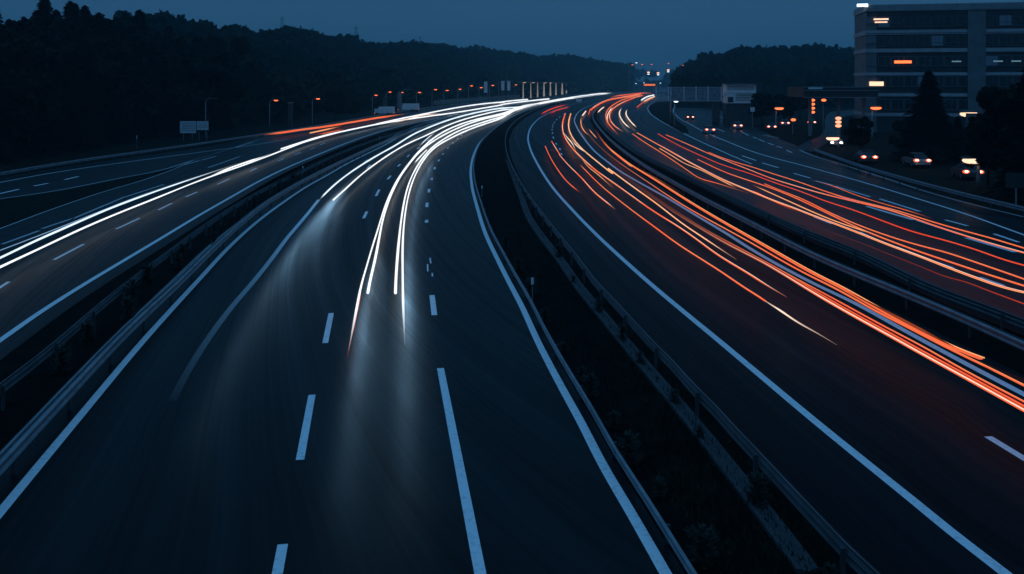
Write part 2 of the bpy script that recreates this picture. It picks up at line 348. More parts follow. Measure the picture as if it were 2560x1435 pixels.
gore_px = [(1640,256),(1625,264),(1622,273),(1628,283),(1645,297),(1681,319),(1708,334),(1722,333),(1715,318),(1694,303),(1682,288),(1678,276),(1684,266),(1700,258),(1680,254)]
gp = [G(*p) for p in gore_px]; n = len(gp); g = MB()
g.add([(p[0], p[1], 0.0) for p in gp] + [(p[0], p[1], 0.12) for p in gp], [tuple(range(n, 2 * n))] + [(i, (i + 1) % n, n + (i + 1) % n, n + i) for i in range(n)])
tag(g.build('gore_island', GRASS), kind='structure')
XArail = offset(XA_r, .30)
def strip(name, L, Rr, z, mat): return road(name, L, Rr, z, mat, 120)
strip('median', offset(XA_r, 0.36), offset(XBrail, 0.54), 0.004, SOIL)
strip('left_median', offset(XF_r, 0.95), offset(XA_l, -0.76), 0.006, SOIL)
strip('right_median', offset(XBC, -0.69), offset(XC, 0.59), 0.008, SOIL)
drain = ground([(1268,400),(1300,485),(1323,546),(1360,601),(1403,656),(1441,711),(1500,785),(1600,905),(1730,1060),(1880,1250),(2020,1435)], ext0=0)
drain_o = sweep(drain, [(-.22, 0.0), (-.22, .10), (-.12, .10), (-.06, .05), (.06, .05), (.12, .10), (.22, .10), (.22, 0.0)], 'drainage_channel', CONC_D)
tag(drain_o, kind='structure')
# concrete edge beam under the guardrail beside the main road
tag(sweep(offset(XA_l, -0.9), [(-.22, 0.0), (-.22, .13), (.14, .13), (.14, 0.0)], 'kerb', CONC), kind='structure')
tag(sweep(offset(XC, 0.55), [(-.12, 0.0), (-.12, .55), (.10, .55), (.16, 0.0)], 'low_barrier_wall', CONC_D), 'low dark concrete wall under the guardrail of the right hand slip road', 'wall')
bpy.data.objects['low_barrier_wall'].pop('kind', None)

# painted markings (parts of their road)
Z = 0.036
marking('edge_line', [stripe_geo(XA_l, .235, Z)], PAINT, roadA)
marking('edge_line', [stripe_geo(XA_r, .235, Z)], PAINT, roadA)
faded = [(797,500),(775,528),(752,556),(715,600),(678,650),(640,698),(575,775),(520,850),(470,930),(430,1005)]
Xw = ground(faded); marking('fading_line', [stripe_geo(Xw, .24, Z, np.clip((arc(Xw) / arc(Xw)[-1] - 0.2) * 1.25, 0, 1))], PAINT, roadA)  # paint colour mixes to asphalt dark towards the near end
d1 = [((693,1440),(707,1365)),((750,1153),(780,990)),((813,860),(828,785)),((909,547),(917,530)),((940,491),(948,475)),((969,449),(977,440)),((994.5,417),(1001,411)),((1018,393),(1023.5,387.5)),((1043,373),(1049,368)),((1068,353),(1075,348))]
d2 = [((1205,1460),(1101,923)),((1086,790),(1080,740)),((1077,660),(1075,646)),((1069.5,680),(1069,662)),((1081,693),(1080.5,684)),((1066,558),(1067,551)),((1067,519),(1068,508)),((1072,482),(1073,473)),((1079,451),(1080,445.5)),((1086,424),(1087.5,418.5)),((1096,404),(1098,399.5)),((1106.5,387),(1108.5,384)),((1118.5,372),(1121,369)),((1131,359),(1133.5,356.5)),((1142.5,348),(1146,345.5)),((1152.5,339.5),(1156,337)),((1163,331.5),(1166,329.5)),((1176,323),(1180,321)),((1192,314),(1196,312)),((1210,304.5),(1215,302)),((1222,299),(1227,297)),((1237,293.5),(1248,290))]
marking('lane_dashes', [dash(a, b, .2, Z) for a, b in d1], PAINT, roadA)
marking('lane_dashes', [dash(a, b, .07 if (640 < a[1] < 700) else .22, Z) for a, b in d2], PAINT, roadA)
d3 = [((908,410),(918,400)),((918,422),(926,413))]
marking('lane_dashes', [dash(a, b, .2, Z) for a, b in d3], PAINT, roadA)
marking('edge_line', [stripe_geo(XB_l, .25, Z + .004)], PAINT, roadB)
marking('edge_line', [stripe_geo(XB_r, .27, Z + .004)], PAINT, roadB)
db = [((2570,1156),(2470,1095)),((1404.5,388),(1402,383.5)),((1401,375.5),(1398.5,371)),((1391.5,362),(1389.5,358)),((1384,346.5),(1382.6,342.5)),((1381.4,334.5),(1381,331.5)),((1380.3,326),(1380.2,323.5)),((1380.8,319),(1381.2,317)),((1382,313.5),(1383,311.5)),((1385,307.5),(1387,305)),((1390,301),(1393,298)),((1397,294),(1401,291)),((1408,286),(1414,282.5))]
marking('lane_dashes', [dash(a, b, .22, Z + .004) for a, b in db], PAINT, roadB)
XCD = ground(CD_line, ext0=15)
marking('edge_line', [stripe_geo(XCD, .2, Z)], PAINT, roadC)
marking('edge_line', [stripe_geo(ground(C_edge), .2, Z)], PAINT, roadC)
marking('edge_line', [stripe_geo(ground(K_edge, ext0=15), .22, Z)], PAINT_OLD, roadC)
dc = [((2151,509),(2092,489)),((2284,551),(2167,517)),((2401,587),(2294,552)),((2539,632),(2416,596)),((2082,561),(2039,544)),((2179,597),(2146,581)),((2287,638),(2236,618)),((2380,671),(2331,655)),((2507,716),(2446,695))]
marking('lane_dashes', [dash(a, b, .34, Z) for a, b in dc], PAINT, roadC)
dd = [((2026,446),(1984,434)),((2082,464),(2039,453)),((2175,493),(2087,466)),((2300,530),(2199,498)),((2419,566),(2363,551)),((2547,607),(2485,586)),((1946,420),(1905,408)),((1890,402),(1855,390))]
marking('lane_dashes', [dash(a, b, .24, Z) for a, b in dd], PAINT, roadC)
de = [((1872,339),(1855,331)),((1838,325),(1826,320)),((1893,347),(1882,343)),((1912,355),(1897,349)),((1934,363),(1920,358)),((1955,370),(1942,366)),((1980,382),(1966,376)),((1812,330),(1790,322)),((1810,296),(1780,286)),((1948,345),(1905,338))]
marking('lane_dashes', [dash(a, b, .2, Z) for a, b in de], PAINT, roadC)
marking('edge_line', [stripe_geo(XF_r, .25, Z)], PAINT, roadF)
dfp = [((-22,735),(22,706)),((135,651),(209,612)),((290,574),(349,547)),((396,526),(430,509)),((465,493),(493,481)),((543,462),(574,448)),((625,429),(642,421)),((694,403.5),(710,396.5)),((737,387.5),(752,381.5)),((776,374),(786,370)),((800,363),(813,357.5))]
marking('lane_dashes', [dash(a, b, .17, Z) for a, b in dfp], PAINT, roadF)
df2 = [((5,612),(98,578)),((105,573),(185,546)),((180,549),(310,494)),((311,494),(410,462)),((520,420),(600,392)),((460,413),(500,402)),((505,401),(540,391))]
marking('lane_dashes', [dash(a, b, .22, Z) for a, b in df2], PAINT_OLD, roadF)
marking('edge_line', [stripe_geo(XF_l, .12, Z)], PAINT_OLD, roadF)
marking('edge_line', [stripe_geo(ground(G_line, ext0=30), .3, Z)], PAINT_OLD, roadG)
dg = [((-5,486),(48,474)),((85,466),(120,459)),((162,450),(196,442))]
marking('lane_dashes', [dash(a, b, .25, Z) for a, b in dg], PAINT, roadG)
marking('edge_line', [stripe_geo(offset(XG_r, -.4), .18, Z)], PAINT_OLD, roadG)

# ------------------------------------------------------------------ guardrails
WB = [(-.02, .44), (.05, .47), (.06, .52), (-.0, .575), (-.0, .615), (.06, .67), (.05, .72), (-.02, .75), (-.035, .75), (-.005, .715), (.02, .67), (-.04, .60), (.02, .52), (-.005, .475), (-.035, .44)]
post_me = MB().box((0, 0, .34), (.10, .055, .68), ch=.01).build('post', STEEL_D); post_mesh = post_me.data; bpy.data.objects.remove(post_me)
cap_me = MB().box((0, 0, 0), (.07, .03, .12), ch=.008).build('reflector', WHITE); cap_mesh = cap_me.data; bpy.data.objects.remove(cap_me)
def guardrail(X, face, label, mat=STEEL, spacing=4.0, ymax=140, two=False, ymin=6, hs=1.0):
    root = empty('guardrail', (0, 0, 0)); tag(root, label, 'guardrail', 'steel guardrails beside the carriageways')
    prof = [(o * face * (.5 + .5 * hs), z * hs) for o, z in WB]
    Xr = X.copy(); sweep(Xr, prof, 'rail_beam', mat, root)
    if two: sweep(Xr, [(-(o + .16) * face, z) for o, z in WB], 'rail_beam', mat, root)
    s = arc(X); nn = normals(X); k = 0
    for d in np.arange(1.0, s[-1], spacing):
        p = [np.interp(d, s, X[:, j]) for j in range(2)]; nx = [np.interp(d, s, nn[:, j]) for j in range(2)]
        if not (ymin < p[1] < ymax) or k >= 95: continue
        o = bpy.data.objects.new('post', post_mesh); link(o, root)
        b = -.08 * face; o.location = (p[0] + nx[0] * b, p[1] + nx[1] * b, 0); o.rotation_euler = (0, 0, math.atan2(nx[1], nx[0])); o.scale = (1, 1, hs); k += 1
    return root
guardrail(XArail, -1, 'long low steel guardrail along the right edge of the centre road, beside the dark median', STEEL, 4, 130, hs=.57)
guardrail(XBrail, 1, 'dull steel guardrail along the left shoulder of the orange trail road', STEEL_D, 4, 110)
guardrail(XBC, -1, 'double beam guardrail on posts right of the thick orange trails', STEEL, 4, 130, two=True)
guardrail(XC, 1, 'guardrail along the left edge of the right hand slip road', STEEL_D, 6, 60)
guardrail(ground(calm(FA_rail), .75, ext0=25, ext1=200), -1, 'dim overgrown guardrail right of the left road with the long white trails', STEEL_D, 4, 110)
guardrail(ground(calm(AF_rail), .75, ext0=12, ext1=200), 1, 'double beam guardrail along the left edge of the centre road', STEEL, 4, 110, two=True)
guardrail(ground(G_rail, .75, ext0=40, ext1=100), 1, 'guardrail at the foot of the black wood on the far left', STEEL, 4, 330)
guardrail(ground(K_rail, .75, ext0=25), -1, 'guardrail along the right kerb below the office building', STEEL, 4, 200, two=True)

# delineator post in the median, small ones further off
def delineator(px, py, h, label):
    x, y, _ = G(px, py); t = empty('delineator_post', (x, y, 0)); tag(t, label, 'delineator', 'roadside delineator posts')
    MB().box((0, 0, h * .33), (.05, .05, h * .66), ch=.01).build('post', STEEL, t)
    MB().box((0, 0, h * .83), (.11, .06, h * .30), ch=.015).build('reflector_head', WHITE, t)
    MB().box((0, 0, h * .69), (.115, .062, h * .07)).build('black_band', RUBBER, t)
delineator(1331, 757, 1.05, 'white headed delineator post in the dark median, nearest the camera')
delineator(1205, 492, .9, 'tiny delineator post in the median behind the nearer one')
delineator(342, 372, 1.9, 'stout striped marker post at the foot of the black wood on the left')
delineator(949, 357, .95, 'small bright topped post between the two left guardrails')
delineator(757, 437, .9, 'small post between the left guardrails nearer the camera')

# ------------------------------------------------------------------ light trails: thin luminous tubes where vehicle lamps passed
def win(x0, y0, s, *p): return [(x0 + a / s, y0 + b / s) for a, b in p]
def b_(*p): return win(640, 100, 3.986, *p)
def c_(*p): return win(1240, 100, 3.986, *p)
def e_(*p): return win(0, 360, 3.986, *p)
def g_(*p): return win(640, 360, 3.986, *p)
def h_(*p): return win(1240, 360, 3.986, *p)
def k_(*p): return win(1880, 360, 3.765, *p)
def m_(*p): return win(640, 700, 3.986, *p)
def o_(*p): return win(1880, 700, 3.765, *p)
def f_(*p): return win(1230, 130, 5.12, *p)
def trail_geo(X, r0, kk, t0, t1, sides=8, wob=0.0):
    s = arc(X); L = s[-1]; il = img_len(X); il = il / il[-1]
    rad = np.maximum(r0, kk * np.linalg.norm(X[:, :2], axis=1))
    if t0: rad = rad * np.clip(il / t0, 0.04, 1) ** 0.7
    if t1: rad = rad * np.clip((1 - il) / t1, 0.04, 1) ** 0.7
    if wob: rad = rad * (1 + wob * np.sin(s * .35 + r0 * 300) * np.sin(s * .11))
    glow = np.ones(len(X))
    if t0: glow *= np.clip(il / t0, .25, 1)
    if t1: glow *= np.clip((1 - il) / t1, .25, 1)
    m = MB().tube([tuple(p) for p in X], list(rad), sides); return m, np.repeat(glow, sides)
def trail(pts, label, mat, r=.06, kk=.0007, z=.65, core=None, strands=(), t0=0, t1=0, group='', ext0=0, cs=.5, core_up=.55):
    S = spline(pts, 8); l = np.concatenate([[0], np.cumsum(np.linalg.norm(np.diff(S, axis=0), axis=1))]); n_ = int(np.clip(l[-1] / 7, 16, 160))
    u_ = np.linspace(0, l[-1], n_); S = np.stack([np.interp(u_, l, S[:, j]) for j in range(2)], 1)
    for _ in range(int(np.clip(n_ * .22, 2, 26))): S[1:-1] = .5 * S[1:-1] + .25 * (S[:-2] + S[2:])      # iron out the tracing wobble
    X = ground(S, z, 1, ext0, 26 if S[-1, 0] > 2540 else 0)
    m, gl = trail_geo(X, r, kk, t0, t1, wob=.12)
    o = m.build('light_trail', mat, smooth=True); at = o.data.attributes.new('glow', 'FLOAT', 'POINT'); at.data.foreach_set('value', gl.astype(np.float32))
    tag(o, label, 'light trail', group)
    for k_s, (so, dz, sr, sm) in enumerate(strands):
        Xs = offset(X, so); Xs[:, 2] += dz; ms, gs = trail_geo(Xs, sr, kk * .35, t0, t1, 6)
        c = ms.build('strand', sm, o, smooth=True); at = c.data.attributes.new('glow', 'FLOAT', 'POINT'); at.data.foreach_set('value', gs.astype(np.float32))
    if core is not None:
        Xc = X.copy(); rr = np.maximum(r, kk * np.linalg.norm(X[:, :2], axis=1)); Xc[:, 2] += rr * core_up
        m2, g2 = trail_geo(Xc, r * cs, kk * cs, max(t0, .02), max(t1, .02), 6)
        c = m2.build('bright_core', core, o, smooth=True); at = c.data.attributes.new('glow', 'FLOAT', 'POINT'); at.data.foreach_set('value', g2.astype(np.float32))
    return o
GA = 'white headlight trails on the centre road'; GF = 'white headlight trails on the left road'; GB = 'orange tail light trails on the opposite road'; GC = 'orange tail light trails on the slip road'; GO = 'orange trails on the far left road'
FAR_A = f_((330,722),(620,655),(800,622),(1000,588),(1200,560),(1400,535),(1540,524))
T1 = g_((640,545),(700,480),(820,372),(960,268),(1100,178),(1250,88),(1420,0)) + b_((1520,960),(1700,880),(1850,820),(2000,771),(2200,722),(2540,672)) + f_((330,715),(620,650))
trail(T1, 'outer left white trail of the centre road, ending in pale blue over the faded line', E_BLUE, .06, .0008, group=GA, t0=.02, t1=.05)
T2 = g_((770,558),(900,440),(1050,302),(1200,190),(1350,88),(1500,0)) + b_((1700,950),(1900,852),(2100,782),(2300,732),(2540,686)) + f_((330,735))
trail(T2, 'second white trail from the left on the centre road, with a blunt lower end', E_WHITE, .056, .0007, group=GA, t1=.05)
T3 = m_((925,700),(950,560),(1000,300),(1060,0)) + g_((1095,1250),(1150,1050),(1210,870),(1290,600),(1380,400),(1470,260),(1580,120),(1690,0)) + b_((1800,950),(1950,870),(2100,815),(2300,765),(2540,712)) + f_((330,695),(620,652))
trail(T3, 'white trail whose lower tip turns orange left of the middle of the centre road', E_WHITE, .042, .0008, group=GA, t0=.12, t1=.06)
T3o = m_((912,770),(930,660),(965,500),(1000,330),(1040,120)) + g_((1040,1400),(1075,1290))
trail(T3o, 'short orange tip hanging below the middle white trails', E_ORANGE, .032, .0004, z=.62, group=GA, t0=.4, t1=.25)
T4 = m_((1115,125),(1135,0)) + g_((1165,1250),(1220,980),(1270,720),(1340,520),(1420,350),(1530,190),(1640,60),(1720,0)) + b_((1830,965),(1980,890),(2150,820),(2350,765),(2540,725)) + f_((330,720),(480,690),(620,662))
trail(T4, 'thick white trail ending bluntly left of the middle of the centre road', E_WHITE, .058, .0008, group=GA, t1=.06)
T5 = m_((1390,128),(1393,0)) + g_((1400,1250),(1430,900),(1470,600),(1510,420),(1590,240),(1680,110),(1760,20)) + b_((1850,1000),(2000,910),(2200,840),(2400,775),(2545,738)) + f_((250,742),(420,702),(600,668))
trail(T5, 'thick white trail ending bluntly right of the middle of the centre road', E_WHITE, .058, .0008, group=GA, t1=.06)
T6 = m_((1484,640),(1470,350),(1462,0)) + g_((1462,1300),(1460,1000),(1478,750),(1510,540),(1560,360),(1640,200),(1740,60),(1810,0)) + b_((1900,1000),(2050,920),(2250,845),(2450,782),(2551,752)) + f_((150,760),(400,700),(620,655))
trail(T6, 'right hand white trail of the centre road with a thin pink tip', E_WHITE, .048, .0008, group=GA, t0=.14, t1=.06)
trail(FAR_A, 'far white trail running into the bend behind the other white trails', E_WHITE, .1, .0011, group=GA, t1=.1)
trail(g_((1470,262),(1580,130),(1700,20)), 'short white trail lying between the middle pair', E_WHITE, .05, .0006, z=.7, group=GA, t0=.3)
trail(g_((1575,195),(1640,120),(1700,60)), 'short stub of white trail between the two middle trails higher up', E_WHITE, .06, .0006, z=.7, group=GA, t0=.2)
trail(g_((1620,30),(1700,-50),(1790,-120)), 'thin white stub left of the middle trails near the bend', E_BLUE, .035, .0004, z=.7, group=GA, t0=.3, t1=.3)
# left road
F1 = e_((-60,1162),(0,1135),(300,990),(700,812),(1100,640),(1500,490),(1900,352),(2200,252),(2420,178))
trail(F1, 'upper blue white trail running the length of the left road', E_BLUE, .06, .0006, group=GF, ext0=14, t1=.15)
F2 = e_((-60,1255),(0,1226),(400,1040),(800,850),(1200,680),(1600,522),(1900,398),(2100,322),(2400,222),(2551,165)) + b_((200,1128),(400,1042),(700,950),(1000,880),(1300,822),(1700,762),(2000,722),(2300,672),(2551,632)) + f_((0,690),(330,640),(730,600))
trail(F2, 'lower and longest white trail of the left road, brightest of all', E_WHITE, .056, .0007, group=GF, ext0=14)
trail(e_((2050,345),(2200,275),(2400,200),(2551,150)) + b_((80,1162),(150,1130)), 'thick white bulge lying on the longest left trail', E_WHITE, .085, .0009, group=GF, t0=.3, t1=.3)
F3 = b_((250,1085),(500,1002),(800,922),(1100,862),(1350,802),(1600,752),(1900,692),(2200,642),(2551,612)) + f_((0,658),(250,622),(455,608))
trail(F3, 'white trail with a round lower end above the longest left trail', E_WHITE, .085, .0007, z=.7, group=GF)
trail(b_((1340,835),(1500,790),(1700,742),(1870,735)), 'pinkish short trail squeezed between the far left white trails', E_CREAM, .07, .0006, z=.75, group=GF, t0=.25, t1=.3)
trail(e_((-40,1075),(0,1060),(600,830),(1200,590),(1900,330)), 'hair thin blue trail left of the white pair on the left road', E_PALE, .022, .0002, group=GF, ext0=12, t1=.2)
trail(b_((80,946),(240,925),(400,902),(700,862),(1000,812),(1200,778),(1480,740)), 'long orange trail on the far left road below the street lamps', E_ORANGE, .10, .0010, z=.7, core=E_AMBER, group=GO, t0=.1, t1=.15)
trail(b_((540,926),(700,892),(850,860)), 'short pink orange trail under the long orange one on the left', E_AMBER, .06, .0007, z=.7, group=GO, t1=.4)
trail(b_((600,945),(740,918),(880,890)), 'thin short orange trail lowest on the far left road', E_ORANGE, .045, .0005, z=.7, group=GO, t0=.3, t1=.2)
# opposite road
def btr(p, lab, mat=E_ORANGE, r=.05, kk=.0006, **k): return trail(p, lab, mat, r * .72, kk * .74, k.pop('z', .8), group=GB, **k)
btr(h_((490,22),(540,132),(620,262),(700,368),(780,438),(840,486)), 'red orange trail nearest the left edge line of the opposite road', E_ORANGE, .055, .0006, t1=.15)
btr(c_((555,1010),(600,1090),(660,1168)) + h_((600,72),(660,140),(720,212),(850,332),(950,452),(1050,542),(1130,602),(1190,655)), 'orange trail turning cream and tapering off, second from the left edge line', E_ORANGE, .06, .0006, core=E_CREAM, t1=.12)
btr(h_((835,205),(930,300),(1060,430),(1200,540),(1380,680),(1600,840),(1800,990),(2050,1150),(2300,1310),(2480,1435)) + o_((0,115),(130,200)), 'long thin orange trail that ends in a pale streak on the open asphalt', E_ORANGE, .045, .0006, core=E_AMBER, t0=.02)
btr(o_((60,150),(150,215),(250,275),(350,345),(450,410),(600,492),(800,612)), 'pale tapering streak alone on the open asphalt', E_CREAM, .05, .0003, t0=.3, t1=.7)
btr(c_((690,735),(652,790),(640,850),(655,930),(700,1010),(760,1090),(850,1172)) + h_((930,212),(1000,270),(1180,392),(1400,552),(1600,690),(1800,812),(2000,950),(2200,1100),(2400,1222),(2551,1312)) + o_((120,40),(330,165)), 'left trail of the bright hooked pair on the opposite road, orange with a pale core', E_ORANGE, .055, .0009, core=E_CREAM, t1=.12)
btr(c_((745,735),(706,800),(700,850),(722,920),(770,1000),(830,1062),(905,1132),(1000,1202),(1100,1290),(1220,1375)) + h_((1060,200),(1250,342),(1400,452),(1560,562),(1700,672),(1850,790),(2000,890),(2150,990),(2300,1090),(2400,1155)), 'right trail of the bright hooked pair on the opposite road, fading out lower down', E_AMBER, .05, .0009, core=E_CREAM, t1=.15)
btr(h_((850,140),(920,230),(1000,290),(1080,360),(1185,455)), 'short pinkish trail beside the hooked pair', E_AMBER, .04, .0004, t1=.4, t0=.1)
btr(c_((660,900),(700,960),(760,1030),(800,1120)), 'short white hot smear on the left hooked trail', E_CREAM, .07, .0007, z=.95, t0=.4, t1=.4)
btr(c_((735,960),(790,1040),(850,1090),(910,1132)), 'short white hot smear on the right hooked trail', E_CREAM, .06, .0006, z=.95, t0=.4, t1=.3)
btr(h_((1235,288),(1400,412),(1600,552),(1800,692),(2000,812),(2200,932),(2400,1042),(2551,1114)) + o_((700,182),(1000,352),(1300,516),(1600,684),(1900,848),(2200,1012),(2551,1205)), 'thick lower orange trail below the blue white line, with a cream core', E_ORANGE, .024, .0004, t0=.1, strands=[(.07, .01, .016, E_CREAM), (.13, 0, .018, E_ORANGE), (-.07, .02, .016, E_ORANGE), (-.15, .0, .012, E_RED)])
btr(h_((1300,325),(1500,470),(1800,674),(2100,860),(2400,1020)) + o_((440,0),(800,192),(1200,412),(1600,622),(2000,850),(2551,1140)), 'upper orange trail hugging the blue white line from below', E_ORANGE, .035, .0004, core=E_AMBER, t0=.1)
btr(o_((500,60),(900,288),(1300,505),(1700,722),(2100,945),(2551,1190)), 'dark red trail between the two thick orange ones', E_RED, .02, .0002, z=.7, t0=.2)
btr(c_((850,800),(860,862),(900,932),(980,1020),(1080,1112),(1200,1202),(1350,1310)) + h_((1150,130),(1350,272),(1550,402),(1750,540),(1950,660),(2150,772),(2350,880),(2551,990)) + k_((300,1110),(600,1270),(780,1355)) + o_((900,142),(1200,312),(1500,462),(1800,620),(1950,692),(2200,812),(2551,988)), 'long amber trail right of the blue white line', E_ORANGE, .045, .0006, core=E_AMBER, t0=.05)
btr(c_((990,890),(1020,980),(1100,1062),(1200,1150),(1300,1222),(1430,1320)) + h_((1070,0),(1200,100),(1300,190),(1500,302),(1700,432),(1900,560),(2100,682),(2300,800),(2551,942)) + k_((300,1062),(600,1232),(850,1355)) + o_((1000,162),(1300,332),(1600,492),(1900,642),(2165,742)), 'rightmost orange trail of the opposite road ending in a broad stub', E_ORANGE, .04, .0006, t0=.05, strands=[(-.09, .02, .02, E_AMBER), (.08, 0, .02, E_ORANGE)])
btr(o_((1900,665),(2165,790),(2551,950)), 'dim broad orange trail at the right frame edge beside the guardrail', E_DIM, .05, .0003, t0=.5, strands=[(.12, 0, .03, E_DIM), (-.12, 0, .03, E_DIM)])
btr(o_((900,110),(1200,262),(1500,420),(1800,575),(1900,625)), 'dim glow trail above the rightmost orange trail', E_DIM, .07, .0003, z=.9, t0=.5, t1=.3)
btr(h_((1350,190),(1500,285),(1700,402),(1900,520)), 'faint orange hair trail close to the double guardrail', E_DIM, .04, .0003, z=.9, t0=.4, t1=.5)
btr(c_((895,710),(862,752)), 'short bright dash of trail at the start of the bend', E_CREAM, .06, .0009)
btr(c_((850,760),(845,830),(880,910),(940,960)), 'small hooked trail at the start of the bend', E_AMBER, .05, .0006, t0=.2, t1=.3)
btr(c_((920,880),(960,930),(1010,985)), 'wavy short trail inside the bend left of the guardrail', E_AMBER, .05, .0005, t0=.3, t1=.2)
btr(c_((945,695),(1000,652),(1100,602),(1250,574),(1350,560),(1480,532)), 'far cream trail sweeping across the top of the bend', E_ORANGE, .1, .0011, core=E_CREAM, t1=.15)
btr(c_((1010,728),(1045,690),(1085,662)), 'short cream trail just below the far sweeping one', E_CREAM, .06, .0008, t0=.2, t1=.2)
btr(c_((940,690),(915,755)), 'tiny orange trail dropping from the far sweeping one', E_ORANGE, .05, .0006, t1=.3)
btr(c_((445,740),(520,700),(620,664),(720,640)), 'upper red trail by the inside of the far bend', E_RED, .09, .0008, t0=.1, t1=.3)
btr(c_((525,740),(600,702),(680,680),(730,665)), 'lower red trail by the inside of the far bend', E_RED, .07, .0006, t0=.2, t1=.1)
btr(f_((1500,580),(1600,560),(1750,545),(1900,525),(2060,530)), 'orange trail on the horizon where the roads vanish', E_ORANGE, .1, .0008, t0=.2, t1=.2)
btr(f_((1700,560),(1820,540),(1990,520)), 'second orange trail on the horizon', E_RED, .1, .0007, t0=.2, t1=.2)
# slip road
def ctr(p, lab, mat=E_ORANGE, r=.045, kk=.0005, **k): return trail(p, lab, mat, r * .72, kk * .74, k.pop('z', .8), group=GC, **k)
ctr(c_((1440,545),(1270,592),(1170,642),(1105,692),(1085,770),(1112,830),(1180,902),(1220,945)), 'hooked orange trail, leftmost on the slip road bend', E_ORANGE, .06, .0007, t1=.15, core=E_AMBER)
ctr(c_((1460,552),(1330,592),(1210,652),(1130,715),(1122,780),(1160,840),(1210,882),(1268,915)), 'hooked cream and orange trail in the middle of the slip road bend', E_ORANGE, .06, .0008, core=E_CREAM, t1=.12)
ctr(c_((1165,662),(1125,720),(1105,780),(1125,830)), 'short bright hook between the two hooked trails of the slip road', E_CREAM, .05, .0007, t0=.2, t1=.3)
ctr(c_((1255,675),(1225,720),(1245,782),(1290,842),(1340,880)), 'cream hooked trail, left one of the pale pair on the slip road', E_CREAM, .05, .0008, t0=.15, t1=.15)
ctr(c_((1310,690),(1290,722),(1310,770),(1350,822),(1402,872)), 'cream hooked trail, right one of the pale pair on the slip road', E_CREAM, .05, .0008, t0=.15, t1=.15)
ctr(c_((1405,670),(1450,632),(1510,600),(1575,570)), 'thin orange trail near the edge line before the gantry', E_ORANGE, .06, .0005)
ctr(c_((1450,598),(1500,567),(1575,548)), 'upper white trail passing behind the mesh gantry', E_WHITE, .06, .0009)
ctr(c_((1480,610),(1530,582),(1578,564)), 'lower white trail passing behind the mesh gantry', E_CREAM, .06, .0008)
ctr(c_((1360,935),(1450,1000),(1600,1092),(1750,1190),(1900,1292),(2050,1392)) + h_((2140,372),(2300,422),(2530,495)), 'lowest orange trail of the slip road beside the guardrail', E_ORANGE, .04, .0005, core=E_AMBER, t1=.3)
ctr(c_((1410,925),(1550,1005),(1750,1112),(1950,1232)) + h_((2050,240),(2150,300),(2350,392),(2551,472)) + k_((200,530),(400,602),(600,682),(760,740),(1000,832),(1300,952),(1600,1062),(1900,1180),(2200,1290),(2400,1358)) + o_((2551,112),), 'thick cream and orange trail of the slip road reaching the right frame edge', E_ORANGE, .04, .0005, core=E_CREAM, cs=.7, strands=[(.12, 0, .018, E_AMBER)])
ctr(c_((1630,1080),(1750,1150),(1900,1242)) + h_((2000,240),(2200,340),(2400,440)), 'amber trail merging into the thick cream one on the slip road', E_AMBER, .045, .0005, t1=.1)
ctr(k_((0,382),(200,472),(400,562),(600,652),(800,732),(1000,800),(1150,850)), 'amber trail merging into its neighbours in the middle of the slip road', E_AMBER, .045, .0005, t1=.1, t0=.1)
ctr(k_((120,375),(300,450),(500,527),(700,632),(900,722),(1100,802),(1300,872),(1600,962),(1800,1012),(2100,1112),(2551,1268)), 'long amber trail third from the guardrail on the slip road', E_ORANGE, .045, .0004, core=E_AMBER)
ctr(c_((2010,1190),(2200,1282)) + h_((2250,270),(2400,325),(2540,370)) + k_((150,402),(350,482),(550,572),(750,672),(1000,792),(1300,912),(1600,1022),(1900,1122),(2200,1222),(2551,1332)), 'long orange trail second from the guardrail on the slip road', E_ORANGE, .05, .0005, core=E_AMBER)
ctr(c_((1615,935),(1750,1012),(1900,1092)) + h_((1950,72),(2100,146),(2300,225)) + k_((0,282),(200,362),(450,442),(700,542),(900,602),(1200,712),(1500,822),(1800,902),(2100,992),(2400,1100),(2551,1140)), 'thin red trail alone in the middle lane of the slip road', E_RED, .045, .0005, core=E_ORANGE, t1=.1)
ctr(c_((1695,945),(1850,1012),(2050,1102)) + h_((2250,150),(2551,267)) + k_((200,332),(400,392),(600,452),(800,502),(1050,562),(1300,622),(1500,692),(1700,762),(2000,862),(2300,952),(2551,1022)), 'cream and orange trail just below the topmost one of the slip road', E_ORANGE, .05, .0005, core=E_CREAM)
ctr(c_((2120,1120),(2300,1192)) + k_((0,215),(200,282),(400,342),(650,432),(900,512),(1100,562),(1350,622),(1600,702),(1900,792),(2200,872),(2551,977)), 'topmost orange trail of the slip road along the blue lane line', E_ORANGE, .045, .0005, core=E_AMBER)
ctr(k_((560,340),(750,390),(950,470),(1200,552),(1450,622),(1700,702)), 'thin orange trail joining the topmost one from above', E_ORANGE, .03, .0003, t0=.2, t1=.2)
ctr(k_((760,840),(1000,922),(1300,1042),(1600,1160),(1900,1272)) + o_((1950,0),(2200,92),(2551,222)), 'single thin red orange trail nearest the slip road guardrail', E_RED, .04, .0003, core=E_ORANGE, t0=.15)
ctr(k_((0,435),(150,510),(300,580),(420,640)), 'short red trail thick under the amber ones', E_RED, .06, .0005, z=.6, t0=.1, t1=.4)

